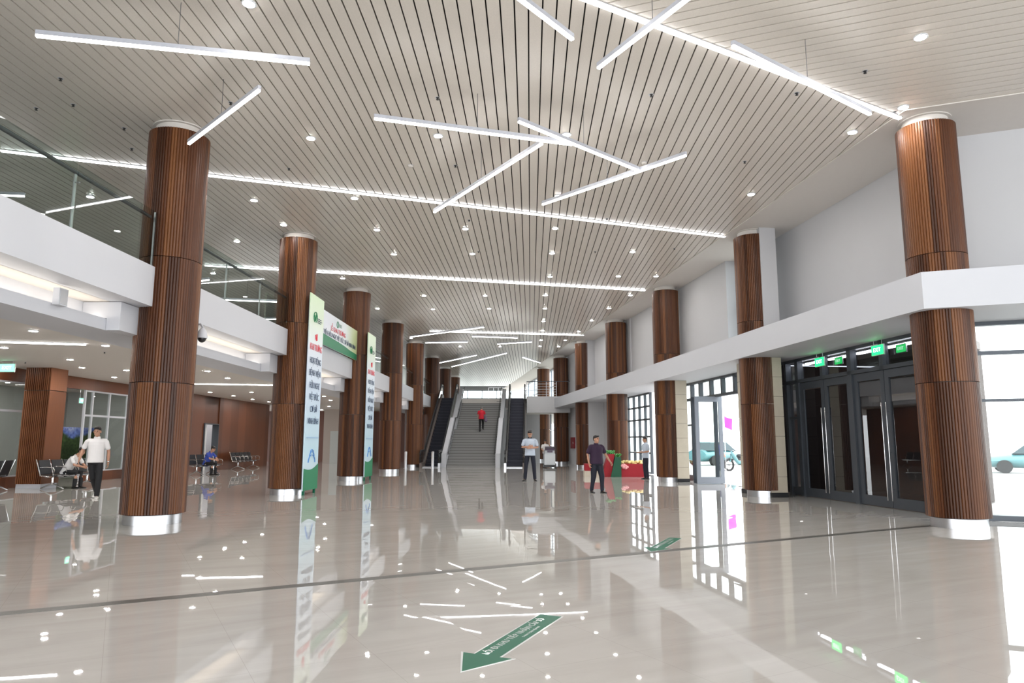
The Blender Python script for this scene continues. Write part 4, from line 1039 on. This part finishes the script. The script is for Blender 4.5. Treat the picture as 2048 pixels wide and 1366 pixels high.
fl = MB()
for k in range(12): fl.blob((.33 + rnd.uniform(-.09, .12), -.5 + rnd.uniform(-.06, .05), .42 + rnd.uniform(-.12, .12)), (.07, .07, .06), None, 8, 5)
o = fl.obj('petal_bed', M['petal_pink'], t, 60); o['kind'] = 'stuff'
fl = MB()
for k in range(40):
    a = rnd.uniform(0, 2 * PI); l_ = rnd.uniform(.10, .2); c = Vector((-.18 + rnd.uniform(-.1, .08), rnd.uniform(-.3, .3), .93)) if rnd.random() < .6 else Vector((.07 + rnd.uniform(-.1, .1), rnd.uniform(-.3, .3), .8))
    fl.tube([c, c + Vector((math.cos(a) * l_ * .5, math.sin(a) * l_ * .5, l_ * .8)), c + Vector((math.cos(a) * l_, math.sin(a) * l_, l_ * .7))], [.02, .035, .006], 5)
o = fl.obj('foliage', M['leaf'], t, 60); o['kind'] = 'stuff'

# ------------------------------------------------------------------ cleaning machine
t = thing('floor_scrubber', 'pale grey ride-on floor scrubber by the sixth right column', 'cleaning machine', (2.16, 40.6, 0), 0)
pr = [(-.30, -.42), (.30, -.42), (.34, .5), (-.34, .5)]
MB().prism([(x * 1.0, y_) for x, y_ in pr], .18, .80).prism([(x * .9, y_ * .92) for x, y_ in pr], .80, 1.02).obj('body', M['machine'], t)
MB().prism([(x * 1.12, y_ * 1.1) for x, y_ in pr], .04, .18).obj('scrub_deck', M['black'], t)
MB().box((0, -.36, 1.10), (.56, .30, .14), rx=.3).obj('control_panel', M['machine_dark'], t)
MB().tube([(-.26, -.52, 1.08), (-.26, -.60, 1.14), (.26, -.60, 1.14), (.26, -.52, 1.08)], .02, 8).obj('handlebar', M['black'], t, 50)
MB().box((.0, -.44, .92), (.3, .03, .10)).obj('front_vent', M['machine_dark'], t)
for s in (-1, 1): MB().tube([(s * .33, .3, .12), (s * .39, .3, .12)], .12, 16, cap=False).obj('wheel', M['tyre'], t, 50)

# ------------------------------------------------------------------ things outside
def car(loc, rz, label):
    t = thing('car', label, 'car', loc, rz, 'parked cars outside')
    secs = []
    for x, h0, h1, w in ((-2.15, .35, .75, .78), (-2.05, .3, .95, .85), (-1.2, .28, 1.0, .88), (0, .26, 1.0, .88), (1.0, .28, .96, .88), (1.9, .3, .85, .84), (2.15, .36, .65, .74)):
        secs.append(((x, 0, (h0 + h1) / 2), (0, w, 0), (0, 0, (h1 - h0) / 2 * 1.15)))
    MB().rings(secs, 20).obj('body', M['car'], t, 40)
    vs = [(-1.7, -.72, .95), (1.0, -.74, .95), (.35, -.58, 1.45), (-1.3, -.58, 1.45), (-1.7, .72, .95), (1.0, .74, .95), (.35, .58, 1.45), (-1.3, .58, 1.45)]
    MB().add(vs, [(0, 1, 2, 3), (7, 6, 5, 4), (0, 4, 5, 1), (1, 5, 6, 2), (2, 6, 7, 3), (3, 7, 4, 0)]).obj('window_band', M['car_glass'], t)
    MB().box((-.48, 0, 1.47), (1.65, 1.14, .05)).obj('roof', M['car'], t)
    for x in (-1.35, 1.35):
        for s in (-1, 1): MB().tube([(x, s * .72, .32), (x, s * .93, .32)], .32, 20, cap=False).obj('wheel', M['tyre'], t, 50)
    for s in (-1, 1): MB().blob((2.05, s * .5, .68), (.10, .16, .09)).obj('headlamp', M['chrome'], t, 60)
car((13.6, 47.0, -.02), math.radians(35), 'pale teal car seen through the open door')
car((25.5, 34.5, -.02), math.radians(150), 'teal car at the right edge seen through the near glazing')
t = thing('motorbike', 'parked motorbike seen through the open door beside the column', 'motorbike', (11.9, 37.2, -.02), math.radians(200))
for x in (-.62, .62):
    w = MB(); n = 24
    for k in range(n): w.bar((x + .27 * math.cos(2 * PI * k / n), 0, .30 + .27 * math.sin(2 * PI * k / n)), (x + .27 * math.cos(2 * PI * (k + 1) / n), 0, .30 + .27 * math.sin(2 * PI * (k + 1) / n)), .08, .07, (0, 1, 0))
    for k in range(6): w.bar((x, 0, .30), (x + .26 * math.cos(PI * k / 3), 0, .30 + .26 * math.sin(PI * k / 3)), .012, .012, (0, 1, 0))
    w.obj('wheel', M['tyre'], t)
MB().tube([(.62, 0, .62), (.86, 0, .5)], .05, 8).tube([(.38, 0, .56), (.62, 0, .62)], .05, 8).obj('mudguard', M['black'], t, 50)
MB().tube([(.55, 0, .5), (.42, 0, 1.0)], .05, 8).tube([(.40, 0, .85), (.05, 0, .42), (-.5, 0, .45)], [.13, .10, .14], 10).obj('body', M['car'], t, 50)
MB().tube([(-.75, 0, .78), (.0, 0, .76)], [.09, .12], 10).obj('seat', M['black'], t, 50)
MB().tube([(.36, -.32, 1.06), (.42, 0, 1.0), (.36, .32, 1.06)], .02, 8).obj('handlebar', M['black'], t, 50)
t = thing('flag', 'small magenta flag hanging outside the open door', 'flag', (10.52, 34.9, 0), .3)
MB().tube([(0, 0, 0), (0, 0, 3.0)], .02, 8).obj('pole', M['chrome'], t)
vs = []; 
for k in range(6):
    for j in range(6):
        u, v = k / 5, j / 5; vs.append((.03 + u * .45, .05 * math.sin(u * 6 + v * 2), 2.75 - v * .55 - u * .25 + .1 * u * u))
fs = [(k * 6 + j, k * 6 + j + 1, (k + 1) * 6 + j + 1, (k + 1) * 6 + j) for k in range(5) for j in range(5)]
vs = [(x, y, z) for x, y, z in vs]; fs2 = [tuple(i + 36 for i in f[::-1]) for f in fs]
MB().add(vs + [(x, y + .006, z) for x, y, z in vs], fs + fs2).obj('cloth', M['magenta'], t, 60)

# ------------------------------------------------------------------ people
def remeshed(mb, name, mat, parent, vox, smooth_it=3):
    me = mb.mesh(name + '_raw'); o = bpy.data.objects.new('tmp_body', me); COL.objects.link(o)
    r = o.modifiers.new('r', 'REMESH'); r.mode = 'VOXEL'; r.voxel_size = vox; r.use_smooth_shade = True
    s = o.modifiers.new('s', 'SMOOTH'); s.factor = .5; s.iterations = smooth_it
    dg = bpy.context.evaluated_depsgraph_get(); dg.update()
    m2 = bpy.data.meshes.new_from_object(o.evaluated_get(dg)); bpy.data.objects.remove(o); bpy.data.meshes.remove(me)
    m2.name = name; m2.materials.clear(); m2.materials.append(mat)
    m2.polygons.foreach_set('use_smooth', [True] * len(m2.polygons))
    return link(name, m2, parent)
def hand(mb, w, d, pn, side_v, curl=1.):
    w = Vector(w); d = Vector(d).normalized(); pn = Vector(pn); pn = (pn - d * pn.dot(d)).normalized(); s = d.cross(pn)
    if s.dot(Vector(side_v)) < 0: s = -s
    mb.rings([(w - d * .03, s * .026, pn * .020), (w + d * .02, s * .034, pn * .017), (w + d * .06, s * .042, pn * .015), (w + d * .095, s * .040, pn * .012)], 12)
    for i, L_ in enumerate((.070, .078, .073, .058)):
        p = w + d * .088 + s * (.030 - .020 * i); dd = d.copy(); pts = [p - d * .012]
        for a, q in ((.25, .42), (.5, .33), (.5, .25)):
            R = Matrix.Rotation(a * curl, 3, d.cross(pn)); dd = (R @ dd).normalized(); p = p + dd * L_ * q * 1.08; pts.append(p)
        mb.tube(pts, [.010, .0095, .009, .0075], 7)
    p = w + d * .025 + s * .034
    t1 = (d * .62 + s * .70 + pn * .30).normalized(); t2 = (d * .85 + s * .35 + pn * .4).normalized()
    mb.tube([p - s * .01, p + t1 * .038, p + t1 * .038 + t2 * .032], [.013, .011, .009], 7)
def person(label, loc, rz, h, J, top, bottom, shoes, hairm='hair', stout=1., face=(0, -1, 0), sleeve=.55, kind='polo', palms=None, cat='person', collar=None, extras=None):
    """J: joints at 1.75 m scale in the figure's own frame, facing -y; L is +x"""
    t = thing('person', label, cat, loc, rz)
    k = h / 1.75; P = {a: Vector(b) * k for a, b in J.items()}
    hipc = (P['hipL'] + P['hipR']) / 2; sh = (P['shL'] + P['shR']) / 2; neck = P['neck']; head = P['head']
    xs = (P['shL'] - P['shR']).normalized(); xh = (P['hipL'] - P['hipR']).normalized()
    up = (sh - hipc).normalized(); dp = xs.cross(up).normalized(); dh = xh.cross(up).normalized()
    S = stout * k
    # body
    b = MB()
    def tor(f, a, dpt, off=0): 
        c = hipc.lerp(sh, f); x = xh.lerp(xs, max(0, min(1, f))).normalized(); y = dh.lerp(dp, max(0, min(1, f))).normalized()
        return (c - y * off * k, x * a * S, y * dpt * S)
    b.rings([tor(-.14, .11, .09), tor(0, .152, .105), tor(.25, .142, .10), tor(.5, .145, .105), tor(.75, .165, .112), tor(.93, .150, .09), tor(1.06, .075, .06)], 18)
    F = Vector(face).normalized(); U = (head - neck); U = (Vector((0, 0, 1)) * .6 + U.normalized() * .4); U = (U - F * U.dot(F)).normalized(); Xf = U.cross(F).normalized(); Xf = -Xf if Xf.dot(xs) < 0 else Xf
    Rh = Matrix((Xf, -F, U)).transposed()
    def hp(x, y, z): return head + Rh @ (Vector((x, y, z)) * k)
    b.tube([sh.lerp(neck, .1), neck, head + Rh @ Vector((0, .02, -.06)) * k], [.066 * k, .056 * k, .055 * k], 12)
    kk = lambda *a: tuple(q * k for q in a)
    b.blob(hp(0, .012, .03), kk(.074, .094, .098), Rh); b.blob(hp(0, -.018, -.045), kk(.060, .070, .075), Rh); b.blob(hp(0, -.05, -.085), kk(.036, .034, .030), Rh, 10, 7)
    b.tube([hp(0, -.085, .018), hp(0, -.106, -.022)], [.011 * k, .017 * k], 8); b.blob(hp(0, -.078, .038), kk(.052, .016, .012), Rh, 10, 6); b.blob(hp(0, -.086, -.058), kk(.026, .010, .010), Rh, 10, 6)
    for s in (-1, 1): b.blob(hp(s * .076, .012, -.005), kk(.014, .024, .034), Rh, 8, 6)
    for sd, sx in (('L', 1), ('R', -1)):
        inn = P['sh' + sd] - xs * sx * .075 * S - up * .012 * k
        b.tube([inn, P['sh' + sd] - xs * sx * .012 * S - up * .012 * k, P['sh' + sd].lerp(P['el' + sd], .12), P['sh' + sd].lerp(P['el' + sd], .5), P['el' + sd], P['el' + sd].lerp(P['wr' + sd], .4), P['wr' + sd]], [.046 * S, .048 * S, .047 * S, .043 * S, .037 * k, .039 * k, .026 * k], 12)
        dirf = (P['wr' + sd] - P['el' + sd]).normalized()
        pn = Vector((palms or {}).get(sd, (-sx, 0, 0))); dh_ = Vector((palms or {}).get('d' + sd, dirf)); 
        hb = MB(); hand(hb, (0, 0, 0), dh_, pn, (palms or {}).get('t' + sd, (0, -1, 0)))
        b.add([P['wr' + sd] + Vector(q) * k for q in hb.v], hb.f)
        b.tube([P['hip' + sd], P['hip' + sd].lerp(P['kn' + sd], .5), P['kn' + sd], P['kn' + sd].lerp(P['an' + sd], .35), P['an' + sd]], [.078 * S, .068 * S, .050 * k, .050 * k, .036 * k], 12)
        ft = P['toe' + sd]; b.tube([P['an' + sd] - Vector((0, 0, .02 * k)), P['an' + sd].lerp(ft, .35) - Vector((0, 0, .035 * k))], [.030 * k, .018 * k], 8)
    remeshed(b, 'body', M['skin'], t, .0065, 2)
    # hair and eyes
    hm = MB(); hm.blob(hp(0, .022, .062), kk(.084, .100, .078), Rh); hm.blob(hp(0, .058, .015), kk(.078, .062, .085), Rh); hm.blob(hp(0, -.045, .098), kk(.062, .050, .030), Rh)
    remeshed(hm, 'hair', M[hairm], t, .008, 2)
    ey = MB()
    for s in (-1, 1): ey.blob(hp(s * .031, -.083, .012), kk(.012, .007, .007), Rh, 8, 6); ey.tube([hp(s * .018, -.092, .036), hp(s * .046, -.086, .036)], .005 * k, 5)
    ey.obj('eyes', M['eye'], t, 60)
    # shirt
    c = MB()
    c.rings([tor(-.12, .188, .136), tor(.05, .182, .132), tor(.3, .172, .128, .006), tor(.55, .172, .130, .008), tor(.78, .186, .130, .006), tor(.92, .182, .108), tor(1.0, .135, .085), tor(1.05, .100, .074), tor(1.09, .082, .068)], 20)
    for sd in 'LR':
        e = P['sh' + sd].lerp(P['el' + sd], sleeve * 1.25 if sleeve < .9 else 1)
        sx = 1 if sd == 'L' else -1
        pts = [P['sh' + sd] - xs * sx * .085 * S - up * .010 * k, P['sh' + sd] - xs * sx * .018 * S - up * .014 * k, P['sh' + sd].lerp(e, .22), P['sh' + sd].lerp(e, .6), e]
        if sleeve >= .9: pts += [P['el' + sd].lerp(P['wr' + sd], .92)]
        rad = [.056 * S, .058 * S, .058 * S, .058 * S, .060 * S] + ([.045 * k] if sleeve >= .9 else [])
        c.tube(pts, rad, 14)
    o = remeshed(c, 'polo_shirt' if kind == 'polo' else 'shirt', M[top], t, .010, 3)
    cl = MB(); nd = (head - sh).normalized(); cc = sh + up * .062 * k
    cl.rings([(cc - up * .02 * k, xs * .080 * k, dp * .072 * k), (cc + up * .030 * k, xs * .070 * k, dp * .066 * k), (cc + up * .030 * k, xs * .064 * k, dp * .060 * k), (cc - up * .02 * k, xs * .074 * k, dp * .064 * k)], 20)
    cl.obj('collar', M[collar or top], o, 50)
    # trousers
    c = MB()
    c.rings([tor(-.20, .140, .112), tor(-.1, .155, .117), tor(.02, .158, .116), tor(.10, .154, .112)], 20)
    for sd in 'LR':
        an = P['an' + sd]; kn = P['kn' + sd]; hi = P['hip' + sd]
        c.tube([hi, hi.lerp(kn, .5), kn, kn.lerp(an, .5), an], [.088 * S, .084 * S, .070 * S, .064 * k, .060 * k], 16)
    remeshed(c, 'trousers', M[bottom], t, .011, 3)
    for sd in 'LR':
        an = P['an' + sd]; toe = P['toe' + sd]; dr = (toe - an); dr.z = 0; dr.normalize(); sdv = Vector((-dr.y, dr.x, 0))
        dz = toe.z - .03 * k - (an.z - .085 * k)
        hl = an - dr * .07 * k; L_ = .27 * k
        zb = an.z - .085 * k
        u = MB(); rs = []
        for f_, w_, h_ in ((0, .028, .045), (.08, .036, .06), (.3, .038, .07), (.55, .045, .05), (.8, .046, .034), (.95, .034, .024), (1, .016, .014)):
            z0 = zb + dz * f_; cpt = hl + dr * L_ * f_; cpt.z = z0 + h_ * k * .5
            rs.append((cpt, sdv * w_ * k, Vector((0, 0, h_ * k * .5))))
        u.rings(rs, 14); u.obj('shoe', M[shoes], t, 60)
    if extras: extras(t, P, k, hp, Rh)
    return t
def stand(**kw):
    J = dict(hipL=(.085, 0, .93), hipR=(-.085, 0, .93), knL=(.095, -.01, .50), knR=(-.095, -.01, .50), anL=(.10, .03, .085), anR=(-.10, .03, .085), toeL=(.12, -.16, .03), toeR=(-.12, -.16, .03),
             shL=(.195, .01, 1.42), shR=(-.195, .01, 1.42), elL=(.25, .04, 1.14), elR=(-.25, .04, 1.14), wrL=(.26, -.04, .90), wrR=(-.26, -.04, .90), neck=(0, 0, 1.50), head=(0, -.02, 1.625))
    J.update(kw); return J

def watch(t, P, k, hp, Rh):
    d = (P['wrL'] - P['elL']).normalized(); MB().tube([P['wrL'] - d * .035 * k, P['wrL'] - d * .01 * k], .031 * k, 14, cap=False).obj('wristwatch', M['chrome'], t, 50)
person('man in white polo and black trousers walking past the nearest left column', (-10.62, 18.1, 0), math.radians(27), 1.80,
       stand(knL=(.11, -.06, .49), anL=(.09, -.05, .085), toeL=(.10, -.24, .03), knR=(-.03, .06, .50), anR=(.05, .36, .17), toeR=(.02, .20, .045),
             elR=(-.30, .10, 1.17), wrR=(-.34, -.04, .95), elL=(.27, .05, 1.14), wrL=(.28, -.02, .87), head=(-.01, -.03, 1.63)),
       'c_white', 'c_black', 'shoe_white', face=(-.25, -1, -.06), extras=watch)
def phone(t, P, k, hp, Rh):
    MB().box((P['wrR'] + P['wrL']) / 2 + Vector((-.06, -.07, .05)) * k, (.075 * k, .15 * k, .01 * k), rx=.4).obj('phone', M['black'], t)
person('man in pale blue polo with dark collar, standing with arms crossed near the right escalator', (.68, 26.62, 0), 0, 1.88,
       stand(hipL=(.09, 0, .93), anL=(.17, .03, .085), anR=(-.17, .03, .085), toeL=(.22, -.16, .03), toeR=(-.26, -.14, .03), knL=(.14, -.01, .5), knR=(-.14, -.01, .5),
             elL=(.27, -.02, 1.16), elR=(-.27, -.02, 1.16), wrL=(.02, -.20, 1.14), wrR=(-.05, -.18, 1.18), head=(0, -.05, 1.62)),
       'c_blue', 'c_navy', 'shoe_black', face=(0, -1, -.35), palms=dict(L=(0, 1, 0), R=(0, 1, 0), tL=(0, 0, 1), tR=(0, 0, 1), dL=(-1, -.1, .05), dR=(1, -.05, .15)), collar='c_navy', extras=None)
person('stout man in plum polo and dark trousers walking in front of the flower stand', (2.44, 20.45, 0), math.radians(22), 1.63,
       stand(anL=(.13, -.10, .085), toeL=(.17, -.29, .03), knL=(.13, -.09, .5), anR=(-.13, .10, .085), toeR=(-.14, -.09, .03), knR=(-.11, .0, .5),
             elL=(.33, .03, 1.17), wrL=(.44, -.06, .95), elR=(-.29, .04, 1.15), wrR=(-.27, -.02, .90)),
       'c_purple', 'c_navy', 'shoe_black', stout=1.22, face=(.25, -1, 0))
def clip_board(t, P, k, hp, Rh):
    MB().box((P['wrR'] + P['wrL']) / 2 + Vector((0, -.14, .03)) * k, (.22, .30, .012)).obj('clipboard', M['vinyl_white'], t)
person('guard in pale shirt and dark trousers standing at the third right column, facing left', (5.30, 28.1, 0), math.radians(-72), 1.66,
       stand(elL=(.24, .02, 1.14), elR=(-.24, .02, 1.14), wrL=(.14, -.24, 1.10), wrR=(-.12, -.24, 1.10)),
       'c_blue', 'c_navy', 'shoe_black', face=(0, -1, -.15), palms=dict(L=(0, 0, 1), R=(0, 0, 1), tL=(-1, 0, 0), tR=(1, 0, 0)), kind='shirt', extras=clip_board)
def bag(t, P, k, hp, Rh):
    MB().rings([((-.30 * k, .02, .62), (.04, 0, 0), (0, .06, 0)), ((-.31 * k, .02, .66), (.10, 0, 0), (0, .17, 0)), ((-.30 * k, .02, .86), (.09, 0, 0), (0, .16, 0)), ((-.27 * k, .02, 1.02), (.04, 0, 0), (0, .08, 0))], 14).obj('shoulder_bag', M['machine_dark'], t, 60)
    MB().tube([(-.27 * k, .02, 1.0), (-.24 * k, -.04, 1.3 * k), (-.15 * k, 0, 1.46 * k)], .012, 6).obj('bag_strap', M['black'], t, 50)
person('person in a red top with a dark bag climbing the stairs', (-1.93, 44.45, 13 * RISE), PI - .05, 1.60,
       stand(anL=(.10, .02, .085), anR=(-.09, -.28, .085 + RISE / .914), toeR=(-.10, -.46, .03 + RISE / .914), knR=(-.09, -.26, .60), toeL=(.10, -.16, .03), head=(.0, -.10, 1.60), elL=(.23, .02, 1.16), wrL=(.24, -.08, .96), elR=(-.24, -.06, 1.16), wrR=(-.22, -.2, 1.0)),
       'c_red', 'c_black', 'shoe_black', hairm='grey_hair', face=(0, -1, -.3), extras=bag)
def seated(lean=.2, **kw):
    J = dict(hipL=(.09, .02, .50), hipR=(-.09, .02, .50), knL=(.12, -.42, .50), knR=(-.12, -.42, .50), anL=(.12, -.42, .085), anR=(-.12, -.38, .085), toeL=(.13, -.61, .03), toeR=(-.13, -.57, .03),
             shL=(.19, .02 - lean, .97), shR=(-.19, .02 - lean, .97), elL=(.23, -.28 - lean * .4, .74), elR=(-.23, -.28 - lean * .4, .74), wrL=(.08, -.48 - lean * .3, .68), wrR=(-.08, -.48 - lean * .3, .68), neck=(0, -.03 - lean * 1.1, 1.05), head=(0, -.10 - lean * 1.25, 1.16))
    J.update(kw); return J
def epaulettes(t, P, k, hp, Rh):
    for sd in 'LR': MB().box(P['sh' + sd] + Vector((0, 0, .068)) * k, (.12 * k, .055 * k, .012)).obj('epaulette', M['c_navy'], t)
bench_face = math.radians(88)
person('seated guard in white shirt leaning forward on the near bench', (-13.80, 22.03, 0), bench_face, 1.70, seated(.28), 'c_white', 'c_black', 'shoe_black', face=(0, -1, -.35), kind='shirt', palms=dict(L=(-1, 0, 0), R=(1, 0, 0), tL=(0, 0, 1), tR=(0, 0, 1)), extras=epaulettes)
person('seated man in royal blue shirt on the bench by the bright doorway', (-13.40, 31.15, 0), math.radians(75), 1.68, seated(.18), 'c_royal', 'c_black', 'shoe_black', face=(0, -1, -.5), palms=dict(L=(-1, 0, 0), R=(1, 0, 0), tL=(0, 0, 1), tR=(0, 0, 1)))
person('cleaner in white shirt behind the floor scrubber', (1.98, 41.95, 0), .1, 1.58, stand(elL=(.24, -.05, 1.14), elR=(-.24, -.05, 1.14), wrL=(.2, -.28, 1.08), wrR=(-.2, -.28, 1.08)), 'c_white', 'c_navy', 'shoe_black', face=(0, -1, -.3), palms=dict(L=(0, 0, -1), R=(0, 0, -1), tL=(-1, 0, 0), tR=(1, 0, 0)))
person('person in blue standing outside behind the open glass door', (11.0, 37.2, -.02), math.radians(100), 1.62, stand(), 'c_royal', 'c_navy', 'shoe_black')

# ------------------------------------------------------------------ daylight
wd = bpy.data.worlds.new('world'); SC.world = wd; wd.use_nodes = True
nt = wd.node_tree; bg = nt.nodes['Background']; bg.inputs[0].default_value = (.93, .97, 1, 1); bg.inputs[1].default_value = 2.5

# ------------------------------------------------------------------ camera
cam = bpy.data.cameras.new('camera'); co = bpy.data.objects.new('camera', cam); COL.objects.link(co)
cam.sensor_width = 36; cam.lens = 1399.4 / 2048 * 36; cam.clip_end = 400; cam.clip_start = .05
co.location = (0, 0, 1.4157); co.rotation_euler = (math.radians(90 + 8.229), 0, 0)
co.rotation_euler = (Matrix.Rotation(math.radians(90 + 8.229), 3, 'X') @ Matrix.Rotation(math.radians(.0886), 3, 'Z')).to_euler()
SC.camera = co
SC.view_settings.view_transform = 'Standard'; SC.view_settings.look = 'None'; SC.view_settings.gamma = 1; SC.view_settings.exposure = .9
SC.view_settings.use_curve_mapping = False
cy = SC.cycles
cy.max_bounces = 9; cy.diffuse_bounces = 4; cy.glossy_bounces = 5; cy.transparent_max_bounces = 16; cy.caustics_reflective = False; cy.caustics_refractive = False
cy.sample_clamp_indirect = 6
cy.use_denoising = True
